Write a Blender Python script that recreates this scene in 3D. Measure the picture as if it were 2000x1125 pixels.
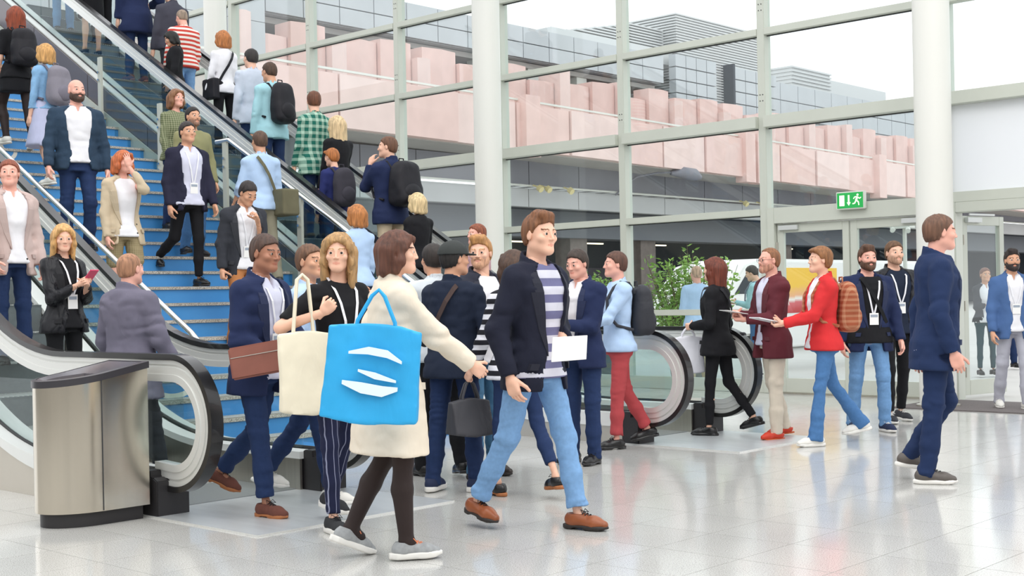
import bpy, bmesh, math, random
import numpy as np
from mathutils import Vector, Matrix
random.seed(7); rng = np.random.default_rng(7)
S = bpy.context.scene
COL = S.collection
for o in list(bpy.data.objects): bpy.data.objects.remove(o, do_unlink=True)
# ------------------------------------------------------------------ camera, sky, lights, exposure
th = math.radians(42.75); roll = .02
F3 = Vector((-math.sin(th), math.cos(th), 0)); R3 = Vector((math.cos(th), math.sin(th), 0)); U3 = Vector((0, 0, 1))
cam = bpy.data.objects.new('camera', bpy.data.cameras.new('camera')); COL.objects.link(cam)
cr, sr = math.cos(roll), math.sin(roll)
ax = R3*cr - U3*sr; ay = R3*sr + U3*cr
cam.matrix_world = Matrix((( ax.x, ay.x, -F3.x, 0), (ax.y, ay.y, -F3.y, 0), (ax.z, ay.z, -F3.z, 1.30), (0, 0, 0, 1)))
cam.data.sensor_width = 36; cam.data.lens = 2542/2000*36; cam.data.shift_y = 20.5/2000
cam.data.clip_end = 500
S.camera = cam
W = bpy.data.worlds.new('sky'); S.world = W; W.use_nodes = True
W.node_tree.nodes['Background'].inputs[0].default_value = (.95, .975, 1, 1)
W.node_tree.nodes['Background'].inputs[1].default_value = 1.15
def area(name, loc, rot, sx, sy, e, c=(1, 1, 1)):
    l = bpy.data.lights.new(name, 'AREA'); l.shape = 'RECTANGLE'; l.size = sx; l.size_y = sy; l.energy = e; l.color = c
    o = bpy.data.objects.new(name, l); COL.objects.link(o); o.location = loc; o.rotation_euler = rot; return o
area('skylight_strip', (-5, 3, 11), (0, 0, 0), 5, 9, 260, (1, .97, .92))
area('skylight_strip', (2, 4, 9), (0, math.radians(35), 0), 5, 8, 260, (1, .96, .9))
S.view_settings.view_transform = 'Standard'; S.view_settings.look = 'None'
S.view_settings.exposure = .48; S.view_settings.gamma = 1; S.view_settings.use_curve_mapping = False
# ------------------------------------------------------------------ materials
def lin(c): return tuple((x/12.92 if x <= .04045 else ((x+.055)/1.055)**2.4) for x in c)
def hexc(h): return lin(tuple(int(h[i:i+2], 16)/255 for i in (0, 2, 4)))
MC = {}
def mat(name, col, rough=.6, metal=0., noise=0., scale=8., bump=0., coords='Object', stretch=(1, 1, 1), emit=0., spec=.5, col2=None, coat=0.):
    key = (name, col, rough, metal)
    if key in MC: return MC[key]
    c = hexc(col) if isinstance(col, str) else col
    m = bpy.data.materials.new(name); m.use_nodes = True; nt = m.node_tree; b = nt.nodes['Principled BSDF']
    b.inputs['Base Color'].default_value = (*c, 1); b.inputs['Roughness'].default_value = rough; b.inputs['Metallic'].default_value = metal
    b.inputs['Specular IOR Level'].default_value = spec
    if coat: b.inputs['Coat Weight'].default_value = coat
    if emit:
        b.inputs['Emission Color'].default_value = (*c, 1); b.inputs['Emission Strength'].default_value = emit
    if noise or bump:
        tc = nt.nodes.new('ShaderNodeTexCoord'); mp = nt.nodes.new('ShaderNodeMapping'); mp.inputs['Scale'].default_value = stretch
        nt.links.new(tc.outputs[coords], mp.inputs[0])
        n = nt.nodes.new('ShaderNodeTexNoise'); n.inputs['Scale'].default_value = scale; n.inputs['Detail'].default_value = 5
        nt.links.new(mp.outputs[0], n.inputs['Vector'])
        if noise:
            r = nt.nodes.new('ShaderNodeMix'); r.data_type = 'RGBA'
            c2 = hexc(col2) if col2 else tuple(x*(1-noise) for x in c)
            c1 = c if col2 else tuple(min(1, x*(1+noise*.6)) for x in c)
            r.inputs[6].default_value = (*c2, 1); r.inputs[7].default_value = (*c1, 1)
            mr = nt.nodes.new('ShaderNodeMapRange'); mr.inputs[1].default_value = .3; mr.inputs[2].default_value = .7
            nt.links.new(n.outputs[0], mr.inputs[0]); nt.links.new(mr.outputs[0], r.inputs[0]); nt.links.new(r.outputs[2], b.inputs['Base Color'])
        if bump:
            bp = nt.nodes.new('ShaderNodeBump'); bp.inputs['Strength'].default_value = bump; bp.inputs['Distance'].default_value = .01
            nt.links.new(n.outputs[0], bp.inputs['Height']); nt.links.new(bp.outputs[0], b.inputs['Normal'])
    MC[key] = m; return m
def glass(name, tint=(.93, .97, .96), refl=1.0, ior=1.5):
    m = bpy.data.materials.new(name); m.use_nodes = True; nt = m.node_tree; nt.nodes.clear()
    o = nt.nodes.new('ShaderNodeOutputMaterial'); t = nt.nodes.new('ShaderNodeBsdfTransparent'); g = nt.nodes.new('ShaderNodeBsdfGlossy')
    t.inputs[0].default_value = (*tint, 1); g.inputs['Roughness'].default_value = .01; g.inputs[0].default_value = (refl, refl, refl, 1)
    f = nt.nodes.new('ShaderNodeFresnel'); x = nt.nodes.new('ShaderNodeMixShader')
    ge = nt.nodes.new('ShaderNodeNewGeometry'); io = nt.nodes.new('ShaderNodeMix'); io.inputs[2].default_value = ior; io.inputs[3].default_value = 1/ior   # thin pane: same reflectance from both faces
    nt.links.new(ge.outputs['Backfacing'], io.inputs[0]); nt.links.new(io.outputs[0], f.inputs[0])
    nt.links.new(f.outputs[0], x.inputs[0]); nt.links.new(t.outputs[0], x.inputs[1]); nt.links.new(g.outputs[0], x.inputs[2]); nt.links.new(x.outputs[0], o.inputs[0])
    return m
# speckled granite for floor and treads
def granite(name, base, dark, light, rough, sc=220, per_obj=.0):
    m = bpy.data.materials.new(name); m.use_nodes = True; nt = m.node_tree; b = nt.nodes['Principled BSDF']
    tc = nt.nodes.new('ShaderNodeNewGeometry')
    n = nt.nodes.new('ShaderNodeTexNoise'); n.inputs['Scale'].default_value = sc; n.inputs['Detail'].default_value = 3
    n2 = nt.nodes.new('ShaderNodeTexNoise'); n2.inputs['Scale'].default_value = 1.7; n2.inputs['Detail'].default_value = 4
    nt.links.new(tc.outputs['Position'], n.inputs['Vector']); nt.links.new(tc.outputs['Position'], n2.inputs['Vector'])
    r = nt.nodes.new('ShaderNodeValToRGB'); r.color_ramp.elements[0].position = .33; r.color_ramp.elements[0].color = (*hexc(dark), 1)
    r.color_ramp.elements[1].position = .66; r.color_ramp.elements[1].color = (*hexc(light), 1)
    e = r.color_ramp.elements.new(.47); e.color = (*hexc(base), 1)
    nt.links.new(n.outputs[0], r.inputs[0])
    mx = nt.nodes.new('ShaderNodeMix'); mx.data_type = 'RGBA'; mx.blend_type = 'MULTIPLY'; mx.inputs[0].default_value = 1
    cr2 = nt.nodes.new('ShaderNodeMapRange'); cr2.inputs[1].default_value = .3; cr2.inputs[2].default_value = .7; cr2.inputs[3].default_value = .93; cr2.inputs[4].default_value = 1.0
    oi = nt.nodes.new('ShaderNodeObjectInfo'); ma = nt.nodes.new('ShaderNodeMath'); ma.operation = 'MULTIPLY_ADD'; ma.inputs[1].default_value = per_obj; 
    nt.links.new(n2.outputs[0], cr2.inputs[0]); nt.links.new(oi.outputs['Random'], ma.inputs[0]); nt.links.new(cr2.outputs[0], ma.inputs[2])
    nt.links.new(r.outputs[0], mx.inputs[6]); nt.links.new(ma.outputs[0], mx.inputs[7]); nt.links.new(mx.outputs[2], b.inputs['Base Color'])
    rr = nt.nodes.new('ShaderNodeMapRange'); rr.inputs[3].default_value = rough*.8; rr.inputs[4].default_value = rough*1.3
    nt.links.new(n2.outputs[0], rr.inputs[0]); nt.links.new(rr.outputs[0], b.inputs['Roughness'])
    return m
M_floor = granite('floor_granite', 'c2c1bd', '94928e', 'd2d1cd', .11, 170, .05)
M_tread = granite('tread_granite', 'b0aaa0', '6f6a62', 'd6d2cb', .5, 120)
M_white = mat('painted_white_steel', 'dcdcd4', .45, noise=.03, scale=2)
M_frame = mat('facade_frame_paint', 'c5c8bd', .4, noise=.03, scale=3)
M_col = mat('column_paint', 'e4e3dc', .45, noise=.02, scale=1)
M_steel = mat('brushed_steel', 'c9c4ba', .28, .95, noise=.06, scale=40, stretch=(1, 1, .03))
M_chrome = mat('polished_steel', 'dcdcda', .14, 1.)
M_black = mat('black_rubber', '1c1b1c', .28, coat=.3)
M_blackm = mat('black_plastic', '2b292b', .5, noise=.15, scale=5)
M_deck = mat('white_aluminium', 'e6e7e4', .35, .1, noise=.04, scale=3)
M_groove = mat('profile_aluminium', 'e2e2de', .3, .35)
M_dark = mat('dark_gap', '3a3b3d', .6)
M_step = mat('step_aluminium', '6f7678', .45, .4, noise=.1, scale=20)
M_taupe = mat('taupe_metal_panel', '787275', .35, .35, noise=.05, scale=2)
M_clad = mat('beige_steel_cladding', 'c9c2b6', .35, .5, noise=.04, scale=2)
M_blue = mat('blue_riser_film', '4a97d8', .4, noise=.12, scale=1.6, col2='3d88cc')
M_letter = mat('white_print', 'e9e6dd', .5)
M_gl = glass('balustrade_glass', (.90, .95, .945), .5)
M_glf = glass('facade_glass', (.95, .985, .985), .9, 1.45)
M_gedge = mat('green_glass_edge', '9fc4b4', .2)
M_pink = mat('pink_render', 'e6c6be', .9, noise=.06, scale=1.2)
M_pink2 = mat('light_pink_render', 'ead0c9', .9, noise=.05, scale=1.2)
M_soffit = mat('soffit_concrete', 'b5b1ac', .9, noise=.08, scale=.5)
M_garage = mat('dark_grey_panel', '84838a', .7, noise=.08, scale=.4)
M_beam = mat('pale_beam', 'bdbdbd', .7, noise=.05, scale=.4)
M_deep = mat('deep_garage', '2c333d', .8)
M_gpanel = mat('grey_facade_panel', 'bcc0c3', .5, noise=.05, scale=.7)
M_louver = mat('louver_metal', 'd0d0cf', .5)
M_outg = mat('plaza_paving', 'c8c6c2', .8, noise=.05, scale=1)
M_paper = mat('white_paper', 'f1f0ee', .7)
# ------------------------------------------------------------------ mesh helpers
class MB:
    def __init__(s): s.v = []; s.f = []; s.m = []; s.cur = 0
    def add(s, vs, fs):
        b = len(s.v); s.v += [tuple(map(float, v)) for v in vs]; s.f += [tuple(b+i for i in f) for f in fs]; s.m += [s.cur]*len(fs); return s
    def box(s, lo, hi):
        x0, y0, z0 = lo; x1, y1, z1 = hi
        return s.add([(x0,y0,z0),(x1,y0,z0),(x1,y1,z0),(x0,y1,z0),(x0,y0,z1),(x1,y0,z1),(x1,y1,z1),(x0,y1,z1)],
                     [(3,2,1,0),(4,5,6,7),(0,1,5,4),(1,2,6,5),(2,3,7,6),(3,0,4,7)])
    def prism(s, pts, lo, hi, axis=1):
        n = len(pts); A = []; B = []
        for p in pts:
            a = list(p); a.insert(axis, lo); A.append(a); b = list(p); b.insert(axis, hi); B.append(b)
        return s.add(A+B, [tuple(range(n)), tuple(range(2*n-1, n-1, -1))]+[((i+1) % n, i, n+i, n+(i+1) % n) for i in range(n)])
    def strip(s, top, bot, y0, y1):
        n = len(top); V = []
        for t, b in zip(top, bot): V += [(t[0], y0, t[1]), (t[0], y1, t[1]), (b[0], y1, b[1]), (b[0], y0, b[1])]
        F = [(0, 1, 2, 3), (4*n-1, 4*n-2, 4*n-3, 4*n-4)]
        for i in range(n-1):
            a = 4*i; c = a+4
            for k in range(4): F.append((a+k, c+k, c+(k+1) % 4, a+(k+1) % 4))
        return s.add(V, F)
    def tube(s, pts, r, n=10, caps=True):
        pts = [Vector(p) for p in pts]; rs = r if isinstance(r, (list, tuple)) else [r]*len(pts); V = []; F = []
        up = None
        for i, p in enumerate(pts):
            t = ((pts[min(i+1, len(pts)-1)]-p).normalized()+(p-pts[max(i-1, 0)]).normalized())
            t = t.normalized() if t.length > 1e-6 else Vector((0, 0, 1))
            if up is None: up = t.orthogonal().normalized()
            up = (up - t*up.dot(t)).normalized(); w = t.cross(up)
            for k in range(n):
                a = 2*math.pi*k/n; V.append(p+(up*math.cos(a)+w*math.sin(a))*rs[i])
        for i in range(len(pts)-1):
            for k in range(n): F.append((i*n+k, i*n+(k+1) % n, (i+1)*n+(k+1) % n, (i+1)*n+k))
        if caps: F += [tuple(range(n-1, -1, -1)), tuple(range((len(pts)-1)*n, len(pts)*n))]
        return s.add(V, F)
    def cyl(s, a, b, r, n=16): return s.tube([a, b], r, n)
    def mesh(s, name, mats, smooth=False, origin=(0, 0, 0), bevel=0, fixn=True):
        me = bpy.data.meshes.new(name); o = Vector(origin)
        me.from_pydata([tuple(Vector(v)-o) for v in s.v], [], s.f)
        for m in (mats if isinstance(mats, (list, tuple)) else [mats]): me.materials.append(m)
        me.polygons.foreach_set('material_index', s.m)
        if fixn or bevel:
            bm = bmesh.new(); bm.from_mesh(me); bmesh.ops.recalc_face_normals(bm, faces=bm.faces)
            if bevel: bmesh.ops.bevel(bm, geom=[e for e in bm.edges if e.calc_face_angle(0) > .5], offset=bevel, segments=2, affect='EDGES', clamp_overlap=True)
            bm.to_mesh(me); bm.free()
        if smooth:
            me.shade_smooth(); me.set_sharp_from_angle(angle=math.radians(40))
        me.update(); return me
def link(name, me, parent=None, loc=None):
    o = bpy.data.objects.new(name, me); COL.objects.link(o)
    if parent is not None: o.parent = parent
    if loc is not None: o.location = loc
    return o
def obj(name, mb, mats, parent=None, smooth=False, bevel=0, origin=None):
    """mb holds WORLD coordinates; root empties are never rotated in the structure part"""
    base = Vector((0, 0, 0)); p = parent
    while p is not None: base += p.location; p = p.parent
    og = Vector(origin) if origin is not None else base
    o = link(name, mb.mesh(name, mats, smooth, og, bevel), parent)
    o.location = og-base
    return o
def tag(o, label=None, cat=None, group=None, kind=None):
    if label: o['label'] = label
    if cat: o['category'] = cat
    if group: o['group'] = group
    if kind: o['kind'] = kind
    return o
def empty(name, loc, label=None, cat=None, group=None, kind=None):
    o = bpy.data.objects.new(name, None); COL.objects.link(o); o.location = loc; o.empty_display_size = .1
    return tag(o, label, cat, group, kind)
def box(name, lo, hi, m, parent=None, bevel=0):
    c = tuple((a+b)/2 for a, b in zip(lo, hi))
    return obj(name, MB().box(lo, hi), m, parent, bevel=bevel, origin=c)
# ------------------------------------------------------------------ floor
floor = tag(empty('floor', (0, 0, 0)), kind='structure')
slab = obj('slab', MB().box((-40, -8, -.3), (10, 14.78, -.012)), mat('grout', '77746f', .8), floor)
TX = .505; TY = .5
ex = lambda i: -3.025-TX*i; ey = lambda j: 5.42+TY*j
tiles = []; rest = MB()
def inview(x, y, m=1.06):
    d = Vector((x, y, -1.3)); z = d.dot(F3)
    return z > 1 and abs(d.dot(R3)/z) < 1000/2542*m and (-d.z)/z < .245
for i in range(-12, 60):
    for j in range(-16, 19):
        x1 = ex(i); x0 = x1-TX; y0 = ey(j); y1 = y0+TY
        if y1 > 14.75: y1 = 14.75
        if y1-y0 < .05: continue
        c = ((x0+x1)/2, (y0+y1)/2)
        vis = inview(*c)
        esc = any(x1 < -6.95 and y1 > a and y0 < b for a, b in ((4.5, 8.9), (9.3, 10.2)))
        if vis and not esc: tiles.append((Vector((c[0], c[1], -1.3)).dot(F3), i, j, x0, x1, y0, y1))
        else: rest.box((x0+.0018, y0+.0018, -.011), (x1-.0018, y1-.0018, 0))
tiles.sort()
tm = {}
for k, (d, i, j, x0, x1, y0, y1) in enumerate(tiles):
    if k < 298:
        key = round(y1-y0, 3)
        if key not in tm: tm[key] = MB().box((-TX/2+.0018, -(y1-y0)/2+.0018, -.011), (TX/2-.0018, (y1-y0)/2-.0018, 0)).mesh('tile', M_floor)
        link('tile', tm[key], floor, ((x0+x1)/2, (y0+y1)/2, random.uniform(-.0003, 0)))
    else: rest.box((x0+.0012, y0+.0012, -.011), (x1-.0012, y1-.0012, 0))
o = obj('far_tiles', rest, M_floor, floor); o['kind'] = 'stuff'
# plaza outside
gr = tag(obj('floor', MB().box((-140, 14.9, -.35), (30, 190, -.03)), M_outg), kind='structure'); gr.name = 'floor_outside'
mt = tag(obj('entrance_mat', MB().box((-6.75, 13.45, .0), (-2.5, 14.72, .012)), mat('mat_fibre', '6b6463', .95, noise=.2, scale=60)), 'dark grey entrance mat in front of the open glass door', 'mat')
# ------------------------------------------------------------------ glazed facade
GY = 14.8
wall = tag(empty('wall_back', (-10, GY, 0)), kind='structure')
MX = [-25.5, -23.15, -20.8, -18.45, -16.12, -13.78, -11.41, -9.09, -6.75]
TZ = [2.36, 3.53, 4.71, 5.9, 7.08, 8.25]
for x in MX:
    zt = 8.3
    mb = MB().box((x-.055, GY-.10, .0), (x+.055, GY+.04, zt)).box((x-.03, GY+.04, .0), (x+.03, GY+.10, zt))
    obj('mullion', mb, M_frame, wall, bevel=.004, origin=(x, GY, 0))
    bs = MB()
    for z in (3.53, 4.71, 5.9):
        for dz in (.28, .36):
            for dx in (-.02, .02): bs.cyl((x+dx, GY-.104, z+dz), (x+dx, GY-.098, z+dz), .008, 6)
    obj('fixing_screws', bs, M_dark, wall)
for z in TZ:
    big = abs(z-3.53) < .01; h = .075 if big else .045; dp = .17 if big else .11
    for a, b in zip(MX[:-1], MX[1:]):
        if z > 2.4 or b < -9:
            obj('transom', MB().box((a+.055, GY-dp, z-h), (b-.055, GY+.04, z+h)), M_frame, wall, bevel=.004, origin=((a+b)/2, GY, z))
            obj('gasket', MB().box((a+.055, GY-.03, z-h-.012), (b-.055, GY+.0, z-h)), M_dark, wall, origin=((a+b)/2, GY, z))
zs = [.12]+TZ
for a, b in zip(MX[:-1], MX[1:]):
    for k, (z0, z1) in enumerate(zip(zs[:-1], zs[1:])):
        if b > -8 and k == 0: continue
        if k == 0: 
            obj('glass_pane', MB().box((a+.05, GY+.0, .16), (b-.05, GY+.012, 1.02)), M_glf, wall, origin=((a+b)/2, GY, .5))
            obj('glass_pane', MB().box((a+.05, GY+.0, 1.1), (b-.05, GY+.012, z1)), M_glf, wall, origin=((a+b)/2, GY, 1.7))
            obj('mid_rail', MB().box((a+.05, GY-.07, 1.02), (b-.05, GY+.03, 1.10)), M_frame, wall, bevel=.004, origin=((a+b)/2, GY, 1.06))
            obj('bottom_rail', MB().box((a+.05, GY-.08, 0), (b-.05, GY+.03, .17)), M_frame, wall, bevel=.004, origin=((a+b)/2, GY, .1))
        else:
            obj('glass_pane', MB().box((a+.05, GY+.0, z0), (b-.05, GY+.012, z1)), M_glf, wall, origin=((a+b)/2, GY, (z0+z1)/2))
# double door under the exit sign
def leaf(name, x0, x1, y, parent, hinge_left=True, zt=2.14, ang=0, closer=True):
    e = bpy.data.objects.new(name, None); COL.objects.link(e); e.parent = parent
    b = Vector((0, 0, 0)); p = parent
    while p is not None: b += p.location; p = p.parent
    hx = x0 if hinge_left else x1
    e.location = Vector((hx, y, 0))-b; w = x1-x0; e.rotation_euler = (0, 0, ang)
    sx = 1 if hinge_left else -1
    def part(n, mb, m, bv=0): return link(n, mb.mesh(n, m, False, (0, 0, 0), bv), e)
    def bx(a, c, z0, z1, y0, y1):
        a, c = sx*a, sx*c
        return ((min(a, c), y0, z0), (max(a, c), y1, z1))
    fr = MB()
    for a, c, z0, z1 in ((0, .09, .02, zt), (w-.09, w, .02, zt), (.09, w-.09, zt-.11, zt), (.09, w-.09, .02, .2)): fr.box(*bx(a, c, z0, z1, -.03, .03))
    part('door_frame', fr, M_frame, .003)
    part('door_glass', MB().box(*bx(.085, w-.085, .19, zt-.1, -.006, .006)), M_glf)
    part('handle', MB().tube([(sx*(w-.05), -.03, .85), (sx*(w-.05), -.09, .87), (sx*(w-.05), -.09, 1.23), (sx*(w-.05), -.03, 1.25)], .012, 10), M_steel)
    hg = MB()
    for z in (.3, 1.1, 1.9): hg.cyl((0, -.04, z-.06), (0, -.04, z+.06), .014, 8)
    part('hinge', hg, M_steel)
    if closer:
        part('door_closer', MB().box(*bx(.04, .32, zt-.08, zt-.02, -.08, -.03)).box(*bx(.1, .6, zt+.005, zt+.03, -.06, -.045)), mat('closer_silver', 'cfd1cf', .4, .3), .004)
    return e
d1 = tag(empty('door_1', (-7.9, GY, 0)), kind='structure')
obj('door_surround', MB().box((-9.035, GY-.12, 0), (-8.93, GY+.05, 2.405)).box((-6.85, GY-.12, 0), (-6.8, GY+.05, 2.405)).box((-8.93, GY-.12, 2.2), (-6.85, GY+.05, 2.405)), M_frame, d1, bevel=.004)
obj('threshold', MB().box((-9.035, GY-.1, 0), (-6.8, GY+.06, .02)), M_steel, d1)
leaf('door_leaf', -8.92, -7.9, GY-.03, d1, True, 2.19)
leaf('door_leaf', -7.88, -6.86, GY-.03, d1, False, 2.19)
# exit sign
sg = empty('exit_sign', (-7.8, GY-.22, 2.33), 'green illuminated emergency exit sign with running man above the double glass door', 'sign')
M_green = mat('exit_green', '1c9a47', .4, emit=.3); M_glow = mat('exit_symbols', 'f4f3d0', .4, emit=.9)
sy = GY-.20
obj('housing', MB().box((-7.99, sy, 2.315), (-7.61, sy+.06, 2.535)), M_white, sg, bevel=.006)
obj('sign_face', MB().box((-7.975, sy-.004, 2.33), (-7.625, sy, 2.52)), M_green, sg)
sb = MB(); Y0, Y1 = sy-.007, sy-.004
sb.prism([(-7.94, 2.36), (-7.875, 2.36), (-7.875, 2.49), (-7.94, 2.49)], Y0, Y1)
sb.prism([(-7.825, 2.49), (-7.805, 2.49), (-7.805, 2.40), (-7.79, 2.40), (-7.815, 2.36), (-7.84, 2.40), (-7.825, 2.40)], Y0, Y1)
def dsk(cx, cz, r): sb.prism([(cx+r*math.cos(a*math.pi/6), cz+r*math.sin(a*math.pi/6)) for a in range(12)], Y0, Y1)
def bar(x0, z0, x1, z1, w):
    d = Vector((x1-x0, z1-z0)).normalized()*w/2; n = Vector((-d.y, d.x))
    sb.prism([(x0-n.x, z0-n.y), (x1-n.x, z1-n.y), (x1+n.x, z1+n.y), (x0+n.x, z0+n.y)], Y0, Y1)
dsk(-7.695, 2.487, .013)
for q in ((-7.70, 2.465, -7.715, 2.42, .024), (-7.70, 2.465, -7.735, 2.462, .011), (-7.735, 2.462, -7.75, 2.44, .010), (-7.695, 2.46, -7.67, 2.44, .011), (-7.67, 2.44, -7.65, 2.455, .010),
          (-7.715, 2.42, -7.685, 2.40, .014), (-7.685, 2.40, -7.68, 2.36, .012), (-7.718, 2.42, -7.735, 2.385, .014), (-7.735, 2.385, -7.765, 2.38, .012)): bar(*q)
obj('pictogram', sb, M_glow, sg)
for q in (-7.9, -7.72): obj('bracket', MB().box((q, sy+.06, 2.33), (q+.02, GY-.05, 2.36)), M_white, sg)
# columns
for n, (x, y, lb) in enumerate(((-6.37, 13.85, 'thick round white column beside the open glass door at right'), (-13.22, 13.85, 'round white column in the middle, rising behind the crowd'), (-20.05, 13.85, 'round white column at upper left behind the top of the escalator'))):
    c = empty('column', (x, y, 0), lb, 'column', 'round white columns along the glass wall')
    mb = MB(); mb.tube([(x, y, z) for z in (0.0, 3, 6, 8.6)], .205 if n else .2, 40); obj('shaft', mb, M_col, c, smooth=True)
    obj('base_ring', MB().tube([(x, y, 0), (x, y, .03)], .235, 40), M_steel, c, smooth=True)
# right of the column: white panel over an open doorway
RX0, RX1 = -6.62, -2.4
rw = tag(empty('wall_right', (-5, GY, 0)), kind='structure')
for x in (-6.60,): obj('mullion', MB().box((x-.05, GY-.1, 0), (x+.03, GY+.1, 8.3)), M_frame, rw, bevel=.004)
for x in (-4.25, -1.9): obj('mullion', MB().box((x-.05, GY-.1, 2.3), (x+.05, GY+.1, 8.3)), M_frame, rw, bevel=.004)
for a, b in ((-6.57, -4.3), (-4.2, -1.95)):
    obj('blank_panel', MB().box((a, GY-.02, 2.44), (b, GY+.04, 3.46)), mat('satin_white_panel', 'ebedf1', .5), rw)
    obj('transom', MB().box((a, GY-.17, 3.46), (b, GY+.04, 3.61)), M_frame, rw, bevel=.004)
    obj('transom', MB().box((a, GY-.12, 2.32), (b, GY+.06, 2.44)), M_frame, rw, bevel=.004)
    for z0, z1 in ((3.6, 4.71), (4.71, 5.9), (5.9, 7.08), (7.08, 8.25)):
        obj('glass_pane', MB().box((a, GY, z0+.04), (b, GY+.012, z1-.04)), M_glf, rw)
        obj('transom', MB().box((a, GY-.11, z1-.045), (b, GY+.04, z1+.045)), M_frame, rw, bevel=.004)
d2 = tag(empty('door_2', (-5.5, GY, 0)), kind='structure')
obj('door_surround', MB().box((-6.57, GY-.12, 0), (-6.50, GY+.08, 2.32)).box((-6.50, GY-.12, 2.20), (-2, GY+.08, 2.32)), M_frame, d2, bevel=.004)
# open leaf swung outwards: hinge (-6.6, 15.2), free edge (-6.35, 16.1)
lf = leaf('door_leaf', -6.69, -5.88, GY+.45, d2, True, 2.19, math.radians(77))
obj('side_frame', MB().box((-6.80, GY+.11, 0), (-6.73, GY+.45, 2.25)), M_frame, d2, bevel=.004)
obj('side_glass', MB().box((-6.71, GY+.12, .1), (-6.70, GY+.42, 2.1)), M_glf, d2)
# interior surroundings out of frame: rear and side walls that the steel and the floor mirror
M_wall = mat('hall_plaster', 'b9b6b0', .8, noise=.04, scale=.6)
tag(obj('wall_front', MB().box((-30, -8.3, 0), (10, -8, 4.2)), M_wall), kind='structure')
tag(obj('wall_side', MB().box((9.7, -8, 0), (10, 14.8, 4.2)), M_wall), kind='structure')
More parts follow.
